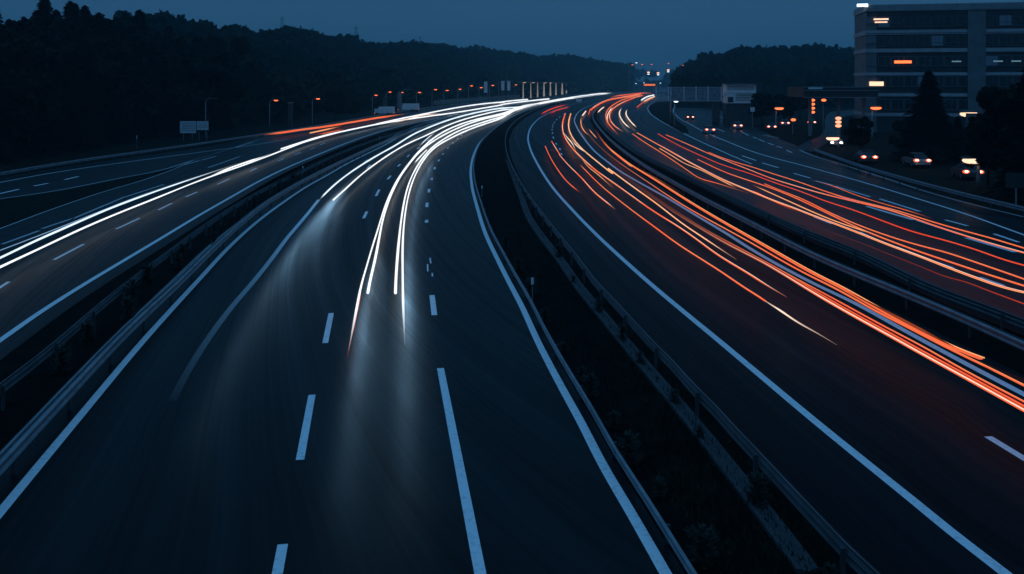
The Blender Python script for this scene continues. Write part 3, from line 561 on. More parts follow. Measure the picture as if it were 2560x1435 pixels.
# added spots for the headlamp sheen on the lanes; no vehicle carries them
# the lit streaks run on down the lanes: added spots in a row along each path, weaker towards the camera
for path, p0, p1, sz in (([(950,600),(930,690),(905,780),(885,900),(868,1050),(850,1250),(838,1435)], 120, 2.6, 26), ([(1022,600),(1016,700),(1012,780),(1012,900),(1016,1050),(1026,1250),(1038,1435)], 110, 2.6, 26), ([(870,450),(800,520),(740,590),(680,670),(610,780),(540,900),(470,1040),(400,1220)], 75, 2.2, 28), ([(1090,385),(1052,450),(1032,520),(1024,590),(1016,660)], 5, 3, 24)):
    S_ = spline(path, 24); X_ = np.array([G(a, b) for a, b in S_]); s_ = arc(X_)
    for d_ in np.arange(0, s_[-1] - 6, 1.3):
        p = Vector([np.interp(d_, s_, X_[:, j]) for j in range(2)] + [.95]); q = Vector([np.interp(d_ + 6.0, s_, X_[:, j]) for j in range(2)] + [0]); f_d = d_ / s_[-1]
        l = bpy.data.lights.new('added_headlamp_sheen', 'SPOT'); l.energy = p0 * (p1 / p0) ** f_d * min(1, .03 + (d_ / 13) ** 1.5) * .62; l.spot_size = R(sz); l.spot_blend = 1.0; l.shadow_soft_size = .15; l.color = (.36, .68, 1)
        o = bpy.data.objects.new('added_headlamp_sheen', l); C.objects.link(o); o.location = p; o.rotation_euler = (q - p).to_track_quat('-Z', 'Y').to_euler()
#@@PART2
# ------------------------------------------------------------------ hills and woods
def hill(name, cols, depth=9, kind='structure'):
    # cols: (px, base distance, ridge distance, ridge height)
    vs = []; fs = []; n = len(cols); tot = depth + 3
    for px, yb, yr, zr in cols:
        for j in range(tot):
            s = j / (depth - 1); y = yb + (yr - yb) * s; u = min(s, 1.0); z = zr * (u * u * (3 - 2 * u)) if s <= 1 else zr * (1 - .5 * (s - 1))
            vs.append(((px - CX) * y / F, y, z + .3 * math.sin(px * .07 + j * 1.7) * u))
    for i in range(n - 1):
        for j in range(tot - 1): fs.append((i * tot + j, (i + 1) * tot + j, (i + 1) * tot + j + 1, i * tot + j + 1))
    o = MB().add(vs, fs).build(name, GRASS, smooth=True); o['kind'] = kind; return o
SIL = [(380,52),(430,52),(470,70),(530,75),(560,92),(575,78),(610,84),(640,95),(700,84),(740,80),(800,93),(850,100),(872,90),(905,108),(940,115),(1000,113),(1060,111),(1105,114),(1150,126),(1200,123),(1240,130),(1280,134),(1350,142),(1420,140),(1480,150),(1530,156),(1560,162)]
def interp(tab, x):
    a = np.array(tab, float); return float(np.interp(x, a[:, 0], a[:, 1]))
def left_cols():
    out = []
    for px in range(300, 1581, 20):
        yb = 9 * F / (interp([(300, 352), (520, 340), (650, 322), (800, 300), (950, 279), (1100, 261), (1280, 245), (1500, 231), (1600, 229)], px) - HY) + 14
        yr = interp([(300, 300), (560, 330), (700, 430), (900, 560), (1100, 700), (1300, 900), (1500, 1150), (1600, 1250)], px)
        yr = max(yr, yb + 60); top = interp(SIL, px); zr = max(9 + (HY - top) * yr / F - 11, .5)
        out.append((px, yb, yr, zr))
    return out
LC = left_cols(); hill('hills', LC)
RC = []
for px in range(1690, 2721, 30):
    top = interp([(1690, 175), (1715, 165), (1750, 143), (1800, 139), (1850, 123), (1950, 119), (2050, 121), (2130, 126), (2700, 110)], px)
    yr = 560; RC.append((px, 330, yr, max(9 + (HY - top) * yr / F - 11, .5)))
hill('hills', RC)
hill('hills', [(px, 1500, 1750, 22 + 8 * math.sin(px * .011) + 4 * math.sin(px * .05)) for px in range(0, 2700, 60)], 5)

def far_tree_quads(base, h, r, kind, n, size):
    x, y, z = base; t = RNG.random(n)
    if kind == 'c':
        hh = .12 + .88 * t ** .9; rr = r * (1.02 - hh) ** .8 * (.55 + .45 * RNG.random(n) ** .5)
    else:
        hh = .25 + .75 * t; rr = r * np.sqrt(np.clip(1 - ((hh - .6) / .42) ** 2, .02, 1)) * (.45 + .6 * RNG.random(n) ** .5)
    a = RNG.random(n) * 2 * np.pi; c = np.stack([x + rr * np.cos(a), y + rr * np.sin(a), z + hh * h], 1)
    u = RNG.normal(size=(n, 3)); u /= np.linalg.norm(u, axis=1, keepdims=True); v = np.cross(u, RNG.normal(size=(n, 3))); v /= np.linalg.norm(v, axis=1, keepdims=True)
    s = size * (.6 + .8 * RNG.random((n, 1))); u = u * s; v = v * s * .6
    return np.stack([c - u - v, c + u - v, c + u + v, c - u + v], 1).reshape(-1, 3)
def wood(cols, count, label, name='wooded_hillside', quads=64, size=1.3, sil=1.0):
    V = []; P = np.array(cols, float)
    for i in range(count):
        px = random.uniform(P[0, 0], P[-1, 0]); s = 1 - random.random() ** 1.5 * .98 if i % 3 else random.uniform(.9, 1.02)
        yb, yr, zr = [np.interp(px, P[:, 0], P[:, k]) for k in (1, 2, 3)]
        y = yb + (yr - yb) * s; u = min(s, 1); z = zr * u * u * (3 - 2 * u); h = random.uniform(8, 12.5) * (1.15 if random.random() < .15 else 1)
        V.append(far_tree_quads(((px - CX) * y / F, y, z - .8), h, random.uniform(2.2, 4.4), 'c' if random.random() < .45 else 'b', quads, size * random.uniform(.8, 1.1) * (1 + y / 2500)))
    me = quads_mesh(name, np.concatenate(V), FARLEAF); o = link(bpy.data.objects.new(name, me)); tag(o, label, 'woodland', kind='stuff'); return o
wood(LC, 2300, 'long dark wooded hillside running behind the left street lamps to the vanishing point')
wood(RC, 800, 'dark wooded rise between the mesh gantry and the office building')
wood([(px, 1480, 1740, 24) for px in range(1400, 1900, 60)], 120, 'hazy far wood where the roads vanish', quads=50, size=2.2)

def conifer_mesh(seed, h=20.0, r=3.4, n=3400):
    g = np.random.default_rng(seed); t = g.random(n) ** .85; hh = .05 + .95 * t
    lay = np.abs(np.sin(hh * 42 + g.normal(size=n) * .35)) ; a = g.random(n) * 2 * np.pi
    lob = .78 + .22 * np.sin(a * 3 + seed + hh * 9)
    rr = r * (1.02 - hh) ** 1.0 * (.35 + .65 * g.random(n) ** .5) * lob * (.62 + .38 * lay) + .08
    c = np.stack([rr * np.cos(a), rr * np.sin(a), hh * h - rr * .28], 1)
    rad = np.stack([np.cos(a), np.sin(a), -.45 + .3 * g.normal(size=n)], 1); tan = np.stack([-np.sin(a), np.cos(a), .25 * g.normal(size=n)], 1)
    s = (.30 + .38 * g.random((n, 1))) * (.3 + .85 * (1 - hh[:, None]) ** .6); u = rad * s; v = tan * s * .42
    return quads_mesh('crown', np.stack([c - u - v, c + u - v, c + u * 1.1 + v, c - u + v], 1).reshape(-1, 3), CONIFER)
def broad_mesh(seed, h=14.0, r=4.6, n=3600):
    g = np.random.default_rng(seed); k = 34; cz = g.uniform(.35, .93, k); ca = g.random(k) * 2 * np.pi
    cr = r * np.sqrt(np.clip(1 - ((cz - .62) / .42) ** 2, .05, 1)) * g.uniform(.45, .9, k); cs = g.uniform(.75, 1.5, k)
    i = g.integers(0, k, n); d = g.normal(size=(n, 3)); d /= np.linalg.norm(d, axis=1, keepdims=True)
    c = np.stack([cr[i] * np.cos(ca[i]), cr[i] * np.sin(ca[i]), cz[i] * h], 1) + d * (cs[i] * g.random(n) ** .4)[:, None]
    u = g.normal(size=(n, 3)); u /= np.linalg.norm(u, axis=1, keepdims=True); v = np.cross(u, d); v /= np.maximum(np.linalg.norm(v, axis=1, keepdims=True), 1e-3)
    s = .22 + .3 * g.random((n, 1)); u = u * s; v = v * s * .7
    return quads_mesh('crown', np.stack([c - u - v, c + u - v, c + u + v, c - u + v], 1).reshape(-1, 3), LEAF)
def trunk_mesh(h, r):
    m = MB().tube([(0, 0, -.2), (0, 0, h * .3), (.1, .05, h * .62), (0, 0, h * .94)], [r, r * .8, r * .45, r * .1], 8)
    for k in range(9):
        a = k * 2.4; z = h * (.25 + .065 * k); l = r * 7 * (1 - k * .07)
        m.tube([(0, 0, z), (math.cos(a) * l * .6, math.sin(a) * l * .6, z + l * .15), (math.cos(a) * l, math.sin(a) * l, z + l * .4)], [r * .3, r * .2, r * .06], 5)
    o = m.build('trunk', BARK); me = o.data; bpy.data.objects.remove(o); return me
CON = [(conifer_mesh(s, 20, 3.1 + .5 * (s % 3)), 20) for s in (1, 2, 3, 4)]; BRO = [(broad_mesh(s, 14, 4.4), 14) for s in (11, 12, 13)]
TC = trunk_mesh(20, .26); TB = trunk_mesh(14, .3)
def tree(kind, i, x, y, h, label, group=None, wide=1.0, z=0):
    me, h0 = (CON if kind == 'c' else BRO)[i % (4 if kind == 'c' else 3)]
    t = empty('conifer_tree' if kind == 'c' else 'leafy_tree', (x, y, z), random.random() * 6.28); tag(t, label, 'tree', group)
    s = h / h0; t.scale = (s * wide, s * wide, s)
    link(bpy.data.objects.new('crown', me), t); link(bpy.data.objects.new('trunk', TC if kind == 'c' else TB), t); return t
# the black wood on the left, rows of single trees
TOPS = [(-400,-30),(0,3),(40,4),(62,15),(78,22),(92,12),(112,-2),(130,24),(140,8),(150,24),(176,3),(198,28),(213,4),(226,30),(247,10),(262,36),(290,45),(305,58),(322,58),(335,42),(348,25),(361,42),(371,56),(400,60),(430,54),(452,62),(480,72),(520,74),(560,92)]
PEAKS = [92, 112, 140, 176, 213, 247, 348]; PDROP = {92: 14, 112: -6, 140: 16, 176: 0, 213: 10, 247: 22, 348: 0}
LABC = 'black conifer packed among others in the wood beyond the far left guardrail'; LABB = 'black leafy tree packed among the conifers of the wood on the far left'; GRP = 'trees of the black wood on the left'
k = 0
for row in range(4):
    px = -330 + row * 11
    while px < 565:
        by = interp([(-400, 465), (0, 408), (340, 352), (560, 326)], px); yb = 9 * F / (by - HY); y = yb + 3 + row * 9 + random.uniform(-2, 2)
        top = interp(TOPS, px); f = ((.6, .74, .86)[row] * random.uniform(.85, 1.06) if row < 3 else random.uniform(.86, 1.03))
        h = (9 + (HY - top) * y / F) * f
        if px > 470 and row < 2: h *= .8
        kind = 'c' if random.random() < (.68 if row < 3 else .9) else 'b'
        tree(kind, k, (px - CX) * y / F, y, h, LABC if kind == 'c' else LABB, GRP, random.uniform(1.2, 1.75) if kind == 'c' else random.uniform(1.0, 1.25)); k += 1
        px += random.uniform(27, 46)
PKL = {92: 'narrow conifer whose tip pokes up first left in the skyline of the black wood', 112: 'tall conifer cut by the upper frame edge over the black wood', 140: 'slim conifer tip in the skyline between two taller ones', 176: 'tall spruce tip touching the upper frame edge, middle of the black wood', 213: 'spruce tip next to the tall one in the black wood skyline', 247: 'last tall spruce tip before the black wood skyline steps down', 348: 'lone pointed spruce standing clear above the falling skyline of the black wood'}
for px in PEAKS:
    y = 150 if px < 300 else 165; h = 9 + (HY - interp(TOPS, px) - PDROP[px]) * y / F
    tree('c', px, (px - CX) * y / F, y, h, PKL[px], 'conifer tips over the black wood', random.uniform(1.5, 2.0))
tree('b', 1, *G(520, 338)[:2], 15, 'rounded dark tree at the right end of the black wood behind the white sign', None, 1.25)
tree('b', 2, *G(838, 306)[:2], 7.2, 'low dark bush like tree by the second lit lamp on the left', None, 1.2)
tree('b', 0, *G(885, 300)[:2], 5, 'small dark tree between the second lamp and the white trucks', None, 1.2)
# trees in front of the office building
def at_base(px, base, top): y = 9 * F / (base - HY); return (px - CX) * y / F, y, 9 + (HY - top) * y / F
for kind, i, px, base, top, wide, lab in [
    ('c', 0, 2322, 405, 176, 2.5, 'big black conifer standing in front of the middle of the office building'),
    ('c', 1, 2395, 400, 290, 2.2, 'lower dark conifer at the right foot of the big one'),
    ('b', 0, 2150, 396, 292, 1.1, 'small dark tree by the junction left of the big conifer'),
    ('b', 1, 2262, 402, 300, 1.1, 'bushy dark tree at the left foot of the big conifer'),
    ('b', 2, 2515, 490, 218, 1.0, 'tall black tree filling the right frame edge'),
    ('c', 2, 2590, 500, 120, 2.2, 'black conifer cut off by the right frame edge'),
    ('b', 0, 2470, 470, 320, 1.1, 'dark shrubby tree below the lit sign on the right'),
    ('b', 1, 1905, 318, 232, 1.2, 'dark tree beside the equipment cabin at the gantry'),
    ('b', 2, 1960, 312, 236, 1.2, 'dark tree left of the filling station canopy'),
    ('b', 0, 2000, 300, 222, 1.1, 'taller dark tree behind the left end of the filling station canopy')]:
    x, y, h = at_base(px, base, top); tree(kind, i, x, y, h, lab, None, wide)

# grass in the median and weeds along its guardrails
n1 = resample(offset(XA_r, .9), 200); n2 = resample(offset(XBrail, .2), 200); V = []
nb = 15000; ii = RNG.integers(0, 175, nb); tt = RNG.random(nb); fr = RNG.random((nb, 1))
base = (n1[ii] * (1 - tt[:, None]) + n2[ii] * tt[:, None]); nxt = n1[ii + 1] * (1 - tt[:, None]) + n2[ii + 1] * tt[:, None]; base = base + (nxt - base) * fr; base[:, 2] = 0
keep = base[:, 1] < 120; base = base[keep]; nb = len(base); a = RNG.random(nb) * 6.28; hgt = RNG.uniform(.06, .22, nb); wd = RNG.uniform(.012, .03, nb)
ux = np.stack([np.cos(a), np.sin(a), np.zeros(nb)], 1); ln = RNG.normal(size=(nb, 3)) * .06; ln[:, 2] = 0
top = base + ln + np.stack([np.zeros(nb)] * 2 + [hgt], 1)
V = np.stack([base - ux * wd[:, None], base + ux * wd[:, None], top + ux * .003, top - ux * .003], 1).reshape(-1, 3)
tag(link(bpy.data.objects.new('median_grass', quads_mesh('median_grass', V, BLADE))), 'dark rough grass covering the median between the two guardrails', 'grass', kind='stuff')
def weed_mesh(seed):
    g = np.random.default_rng(seed); n = 190; a = g.random(n) * 6.28; r = g.random(n) ** .8 * .2; z = g.random(n) * .55 * (1 - r)
    c = np.stack([r * np.cos(a), r * np.sin(a), z + .03], 1); u = np.stack([np.cos(a), np.sin(a), g.uniform(.1, 1.2, n)], 1) * g.uniform(.03, .07, (n, 1)); v = np.stack([-np.sin(a), np.cos(a), np.zeros(n)], 1) * .022
    return quads_mesh('weed_clump', np.stack([c - u - v, c + u * .2 - v * 1.3, c + u, c + u * .1 + v * 1.3], 1).reshape(-1, 3), WEED)
WD = [weed_mesh(s) for s in (1, 2, 3)]
sA = arc(XArail); nA = normals(XArail); k = 0
for d in (10.2, 11.6, 13.3, 16.1, 18.8, 20.5, 22.7, 25.1, 26.4, 29.2, 33.0, 37.4, 42.0, 48.5):
    p = [np.interp(d + 4, sA, XArail[:, j]) for j in range(2)]; nx = [np.interp(d + 4, sA, nA[:, j]) for j in range(2)]; off = random.uniform(.25, .5)
    o = bpy.data.objects.new('weed_clump', WD[k % 3]); link(o); o.location = (p[0] + nx[0] * -off * -1, p[1] + nx[1] * off, 0); o.rotation_euler.z = random.random() * 6; s = random.uniform(.7, 1.5); o.scale = (s, s, s)
    tag(o, 'leafy weed clump growing at the median side of the centre guardrail', 'weed', 'weeds along the median guardrail'); k += 1
sB = arc(XBrail); nB = normals(XBrail)
for d in (9, 12, 15.5, 18, 21.5, 24.2, 28, 33, 39):
    p = [np.interp(d + 4, sB, XBrail[:, j]) for j in range(2)]; nx = [np.interp(d + 4, sB, nB[:, j]) for j in range(2)]; off = random.uniform(.3, .7)
    o = bpy.data.objects.new('weed_clump', WD[k % 3]); link(o); o.location = (p[0] - nx[0] * off, p[1] - nx[1] * off, 0); o.rotation_euler.z = random.random() * 6; s = random.uniform(.7, 1.4); o.scale = (s, s, s)
    tag(o, 'weed clump at the foot of the dull guardrail on the far side of the median', 'weed', 'weeds under the opposite guardrail'); k += 1
XFA = ground(calm(FA_rail), .75); sF = arc(XFA); nF = normals(XFA)
for d in np.arange(3, 70, 3.1):
    p = [np.interp(d, sF, XFA[:, j]) for j in range(2)]; nx = [np.interp(d, sF, nF[:, j]) for j in range(2)]; off = random.uniform(.1, 1.2)
    o = bpy.data.objects.new('weed_clump', WD[k % 3]); link(o); o.location = (p[0] + nx[0] * off, p[1] + nx[1] * off, 0); o.rotation_euler.z = random.random() * 6; s = random.uniform(.8, 1.7); o.scale = (s, s, s * 1.1)
    tag(o, 'dim weed clump overgrowing the guardrail right of the left road', 'weed', 'weeds along the left guardrail'); k += 1

# ------------------------------------------------------------------ street lamps
def lamp(px, py, base, label, glow, group, reach=1.6, side=1, big=1.0, rise=.25, base_px=None):
    bx, by, _ = G(base_px if base_px is not None else px - 15 * side, base); hx, _, hz = at_depth(px, py, by)
    t = empty('street_lamp', (bx, by, 0)); tag(t, label, 'street lamp', group); dx = hx - bx
    MB().tube([(0, 0, 0), (0, 0, .8), (0, 0, hz * .6), (0, 0, hz - .5)], [.11 * big, .1 * big, .075 * big, .055 * big], 8).build('pole', POLE, t, True)
    MB().tube([(0, 0, hz - .5), (dx * .08, 0, hz - .15), (dx * .35, 0, hz + .05), (dx * .8, 0, hz + rise * .5)], [.055 * big, .05 * big, .045 * big, .04 * big], 6).build('arm', POLE, t, True)
    hd = MB(); hd.ball((dx, 0, hz + .12 * big), (1.15 * big, .42 * big, .16 * big), 12, 6); hd.build('lamp_head', HOUSING, t, True)
    g = MB(); g.ball((dx, 0, hz), (.95 * big, .46 * big, .30 * big), 12, 6); g.build('lamp_glass', glow if glow else GLASS, t, True)
    return t
GL = 'street lamps along the left side of the road'
for a in [(690, 251, 318, 'nearest lit orange street lamp on the left, right of the white sign', L_SODIUM, 1.0, 674), (795, 247, 309, 'second lit orange street lamp on the left, standing alone', L_SODIUM, 1.0, 781),
          (940, 238, 288, 'lit orange street lamp behind the first white truck', L_SODIUM, 1.0, 931), (975, 230, 277, 'high lit lamp between the two white trucks', L_SODIUM, 1.1, 965), (1005, 231, 278, 'lit lamp over the second white truck beside the wide pillar', L_SODIUM, 1.1, 994),
          (1049, 231, 274, 'lit lamp just right of the second white truck', L_SODIUM, 1.2, 1041), (1089, 224, 272, 'lit lamp at the left end of the noise barrier', L_SODIUM, 1.2, 1080), (1118, 226, 270, 'lit lamp over the left part of the noise barrier', L_SODIUM, 1.2, 1109),
          (1150, 223, 263, 'lit lamp at the middle of the noise barrier', L_SODIUM, 1.3, 1144), (1179, 214.5, 259, 'high lit lamp left of the first hanging banner', L_SODIUM, 1.4, 1171), (1203, 219, 259, 'lit lamp just left of the first hanging banner', L_SODIUM, 1.4, 1197), (1232, 213.5, 255, 'lit lamp between the single banner and the banner arch', L_SODIUM, 1.5, 1224), (1290, 212, 249, 'lit orange lamp at the left end of the lit canopy', L_SODIUM, 1.5, 1287.5)]:
    lamp(a[0], a[1], a[2], a[3], a[4], GL, big=a[5], base_px=a[6])
lamp(535, 247.5, 345, 'unlit street lamp rising behind the white sign', None, GL, base_px=514)
lamp(848, 234, 300, 'unlit lamp head right of the second lit lamp', None, GL, base_px=838)
lamp(966, 243, 285, 'unlit street lamp between the two white trucks', None, GL, base_px=960)
lamp(1029, 224.5, 280, 'unlit lamp arm over the wide pillar', None, GL, base_px=1003)
GR = 'tall lamp masts at the vanishing point'
for px, py, hx, base, lab, gl in [(1572, 157, 1572, 231, 'leftmost mast of the tall lamp masts at the vanishing point', None), (1577, 162, 1581, 231, 'lit mast second from the left at the vanishing point', L_SODIUM), (1586, 157, 1591, 231, 'mast with a cool lamp, third from the left at the vanishing point', L_COOL), (1600, 161, 1605.5, 231, 'lit mast fourth from the left at the vanishing point', L_SODIUM), (1634, 161, 1629, 229, 'lit mast over the four hanging lamps', L_SODIUM), (1674, 158.5, 1671, 229, 'lit mast right of the middle of the hanging lamps', L_SODIUM)]:
    lamp(hx, py, base, lab, gl, GR, big=2.3, base_px=px)
lamp(1708, 163.5, 246, 'tall lit lamp mast rising behind the mesh gantry', L_SODIUM, GR, big=1.5, base_px=1715)
GS = 'small white lamps in the far distance'
for i, px in enumerate([1500, 1510, 1519, 1527, 1535, 1551, 1570, 1578, 1590, 1610, 1651]):
    lamp(px, 207 + (i % 3) * .8, 227, 'tiny white lamp on a pole near the vanishing point', L_COOL, GS, big=2.0, base_px=px - 2)
lamp(1690, 254, 318, 'short lamp with a white head in front of the mesh gantry', L_COOL, None, base_px=1686)
GRI = 'street lamps around the junction on the right'
lamp(1948, 271, 320, 'orange lamp by the dark trees left of the junction', L_SODIUM, GRI, big=2.0, base_px=1940)
lamp(2190, 270, 345, 'orange lamp under the filling station canopy', L_SODIUM, GRI, big=2.0, base_px=2180)
lamp(2422, 285, 430, 'orange and white lamp beside the pale panel right of the big conifer', L_WARM, GRI, big=2.0, base_px=2440)
lamp(2432, 401, 470, 'low warm lamp near the right frame edge', L_WARM, GRI, big=2.0, base_px=2446)
lamp(2082, 346, 372, 'low glaring lamp at the mouth of the side street', L_WARM, GRI, big=2.0, base_px=2096)

# ------------------------------------------------------------------ signs, poles, barrier, canopy on the left
x, y, _ = G(486, 350); t = empty('road_sign', (x, y, 0)); tag(t, 'pale double road sign on legs in front of the black wood', 'road sign'); px2 = y / F
def zz(py): return H - (py - HY) * px2
def panel(l, r, tp, bt, nm='sign_panel'):
    p = MB().box(((((l + r) / 2) - 486) * px2, 0, (zz(tp) + zz(bt)) / 2), ((r - l) * px2, .08, zz(tp) - zz(bt)), ch=.02).build(nm, SIGNB, t); return p
pl = panel(450, 490, 303, 333); pr = panel(492, 521, 303, 325)
for p_, l, r, ys in ((pl, 455, 488, (308, 313, 317, 321, 326)), (pr, 495, 519, (308, 314, 319))):
    m = MB()
    for yy in ys: m.box((((l + r) / 2 - 486) * px2, -.045, zz(yy)), ((r - l) * px2, .006, .07))
    m.build('printed_lines', INK, p_)
for q in (458, 480, 497, 517): MB().box(((q - 486) * px2, .08, zz(330) / 2), (.09, .06, zz(330))).build('leg', POLE, t)
def pillar(px, w, top, base, lab, mat):
    x, y, _ = G(px, base); h = 9 + (HY - top) * y / F; t = empty('sign_pillar', (x, y, 0)); tag(t, lab, 'pillar')
    MB().box((0, 0, h * .5), (w, w * .5, h), ch=.06).build('shaft', mat, t); MB().box((0, 0, h + .08), (w * 1.15, w * .65, .16), ch=.05).build('cap', POLE, t); return t
pillar(726, .9, 258, 324, 'stout dark pillar between the first two lit lamps', CONC_D); pillar(1000, 1.0, 230, 283, 'wide grey pillar behind the second white truck', CONC)
nb_ = ground([(1085, 262.5), (1140, 257.5), (1200, 252), (1260, 247), (1300, 244)], 0)
t = empty('noise_barrier', (0, 0, 0)); tag(t, 'low pale noise barrier wall beside the far left lamps', 'barrier')
sweep(nb_, [(-.08, 0), (-.08, 1.9), (.08, 1.9), (.08, 0)], 'wall_panels', CONC, t)
s_ = arc(nb_)
for d in np.arange(1, s_[-1], 12): MB().box((np.interp(d, s_, nb_[:, 0]), np.interp(d, s_, nb_[:, 1]), 1.0), (.3, .3, 2.05)).build('post', POLE, t)
def banner(px, base, top, panels, lab, arch=None):
    x, y, _ = G(px, base); sc_ = y / F; t = empty('banner_pole', (x, y, 0)); tag(t, lab, 'banner pole'); h = 9 + (HY - top) * sc_
    if arch: MB().tube([(0, 0, 0), (0, 0, h * .85), (.6, 0, h * .97), (1.8, 0, h), ((arch - px) * sc_, 0, h + .3)], [.12, .11, .1, .09, .08], 8).build('pole', POLE, t, True)
    else: MB().tube([(0, 0, 0), (0, 0, h)], [.14, .1], 8).build('pole', POLE, t, True)
    for l, r, a, b in panels:
        MB().box((((l + r) / 2 - px) * sc_, -.1, 9 - ((a + b) / 2 - HY) * sc_), ((r - l) * sc_, .06, (b - a) * sc_), ch=.02).build('banner', SIGNB, t)
        if not arch: continue
        MB().tube([(((l + r) / 2 - px) * sc_, 0, 0), (((l + r) / 2 - px) * sc_, 0, h)], .09, 6).build('support', POLE, t)
banner(1219, 257, 203, [(1210, 1218, 204, 232)], 'single pale banner hanging from a pole left of the lit canopy')
banner(1246, 255, 202, [(1253, 1261, 203, 226), (1268, 1276, 203, 226)], 'arched pole with two pale banners left of the lit canopy', 1285)
# the lit canopy hall
colx = [1308, 1327, 1344, 1360, 1376, 1390, 1405.6, 1416, 1431, 1443, 1453, 1463, 1473, 1482, 1496]
bl = lambda px: interp([(1288, 250), (1308, 247.5), (1360, 240.5), (1405, 236.5), (1443, 232.5), (1482, 229.5), (1520, 227.5)], px)
t = empty('lit_canopy', (0, 0, 0)); tag(t, 'long flat roofed canopy on columns with painted-on glow far left of the vanishing point', 'canopy')
cl = ground([(px, bl(px)) for px in (1288, 1308, 1360, 1405, 1443, 1482, 1520)], 0)
sweep(cl, [(-6, 9.9), (-6, 10.5), (3, 10.5), (3, 9.9)], 'roof', WALLD, t)
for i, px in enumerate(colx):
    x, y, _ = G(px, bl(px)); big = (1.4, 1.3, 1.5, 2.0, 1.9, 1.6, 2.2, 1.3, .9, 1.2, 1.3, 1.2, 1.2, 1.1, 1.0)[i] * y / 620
    MB().tube([(x, y, 0), (x, y, .5), (x, y, 9.88)], [big * .40, big * .34, big * .14], 12).build('column', COLUMN_GLOW, t, True)
for px, gl in [(1311, L_WARM), (1333, L_WARM), (1363, L_WARM), (1376, L_WARM), (1445, L_WARM), (1461, L_WARM), (1482, L_WARM)]:
    x, y, _ = G(px, bl(px)); MB().ball((x, y - 3.3, 10.1), (2.6, .8, .8), 10, 6).build('roof_lamp', gl, t, True)
# parked trucks
def truck(l, r, top, base, lab):
    x, y, _ = G((l + r) / 2, base); s = y / F; W = (r - l) * s; h = 9 + (HY - top) * s
    t = empty('box_truck', (x, y, 0), R(4)); tag(t, lab, 'truck', 'white trucks parked on the left')
    MB().box((W * .1, 0, .75 + (h - .75) / 2), (W * .78, 2.4, h - .75), ch=.05).build('cargo_box', WHITE, t)
    cb = MB().box((-W * .40, 0, .6 + (h - .9) * .42), (W * .19, 2.3, (h - .9) * .84), ch=.12).build('cab', WHITE, t)
    MB().box((-W * .5, 0, h * .62), (.04, 1.9, h * .2)).build('windscreen', GLASS, cb)
    MB().box((0, 0, .58), (W * .94, .9, .2)).build('chassis', HOUSING, t)
    for wx in (-.38, .2, .36):
        for sy in (-1, 1): MB().tube([(W * wx, sy * 1.05, .48), (W * wx, sy * 1.2, .48)], .48, 14).build('wheel', RUBBER, t)
    MB().box((-W * .5 - .02, -.8, .8), (.05, .4, .25)).build('lamp', L_SODIUM, t); MB().box((W * .494, -.9, .9), (.05, .3, .25)).build('lamp', L_RED, t)
truck(937, 986, 267, 290, 'left white box truck parked below the orange lamps'); truck(996, 1048, 259, 280, 'right white box truck parked in front of the wide pillar')
def small_sign(px, base, top, w, h, lab, mat=WHITE):
    x, y, _ = G(px, base); z = 9 + (HY - top) * y / F; t = empty('road_sign', (x, y, 0)); tag(t, lab, 'road sign')
    MB().tube([(0, 0, 0), (0, 0, z)], .06, 8).build('post', POLE, t); MB().box((0, -.08, z - h / 2), (w, .05, h), ch=.04).build('sign_panel', mat, t)
small_sign(1447, 262, 248, 2.4, 1.1, 'small bright white sign inside the far bend')
small_sign(1881, 322, 268, .9, .9, 'small pale road sign on a thin post right of the gantry cabin', SIGNB)
# high voltage pylons beyond the ridge
def pylon(px, top, lab):
    y = 950; h = 9 + (HY - top) * y / F; x = (px - CX) * y / F; t = empty('power_pylon', (x, y, 0)); tag(t, lab, 'pylon', 'power pylons beyond the left ridge'); m = MB()
    for sx in (-1, 1):
        for sy in (-1, 1): m.tube([(sx * 4, sy * 4, 0), (sx * .8, sy * .8, h)], .16, 4)
    for j in range(12):
        a, b = j / 12, (j + 1) / 12; wa, wb = 4 - 3.2 * a, 4 - 3.2 * b
        m.tube([(-wa, -wa, h * a), (wb, -wb, h * b)], .09, 4); m.tube([(wa, -wa, h * a), (-wb, -wb, h * b)], .09, 4)
    m.build('lattice_mast', POLE, t)
    for f, l in ((.97, 6), (.88, 9), (.79, 7)): MB().tube([(-l, 0, h * f), (0, 0, h * f + 1), (l, 0, h * f)], .16, 4).build('cross_arm', POLE, t)
pylon(705, 42, 'faint lattice pylon, left one above the wooded ridge'); pylon(890, 66, 'faint lattice pylon, middle one above the wooded ridge'); pylon(1050, 90, 'faint lattice pylon, right one above the wooded ridge')
# four hanging lamps over the vanishing point
y = 700.0; t = empty('lamp_gantry', ((1660 - CX) * y / F, y, 0)); tag(t, 'high far gantry wire carrying four bright hanging lamps', 'gantry')
for q in (1612, 1716): MB().tube([((q - 1660) * y / F, 0, 0), ((q - 1660) * y / F, 0, 21)], [.3, .2], 8).build('leg', POLE, t)
MB().tube([((1612 - 1660) * y / F, 0, 20), (0, 0, 19.4), ((1716 - 1660) * y / F, 0, 20)], .12, 6).build('cross_wire', POLE, t)
for px, py in ((1621, 181), (1645, 182.5), (1670.5, 175), (1694, 178.5)):
    b = MB().box(((px - 1660) * y / F, -.3, 9 - (py - HY) * y / F), (1.9, .5, 1.0), ch=.15).build('hanging_lamp', L_WARM, t)
    MB().box(((px - 1660) * y / F, -.3, 9 - (py + 4.5 - HY) * y / F), (1.6, .4, .4)).build('lower_glass', L_COOL, b)
y = 620.0; t = empty('far_display', ((1624 - CX) * y / F, y, 0)); tag(t, 'flat glowing orange display bar at the vanishing point', 'display')
MB().box((0, 0, 8.4), (8.0, .4, 1.1), ch=.1).build('display_face', lamp_mat('display_orange', (1, .2, .05), 1.1), t)
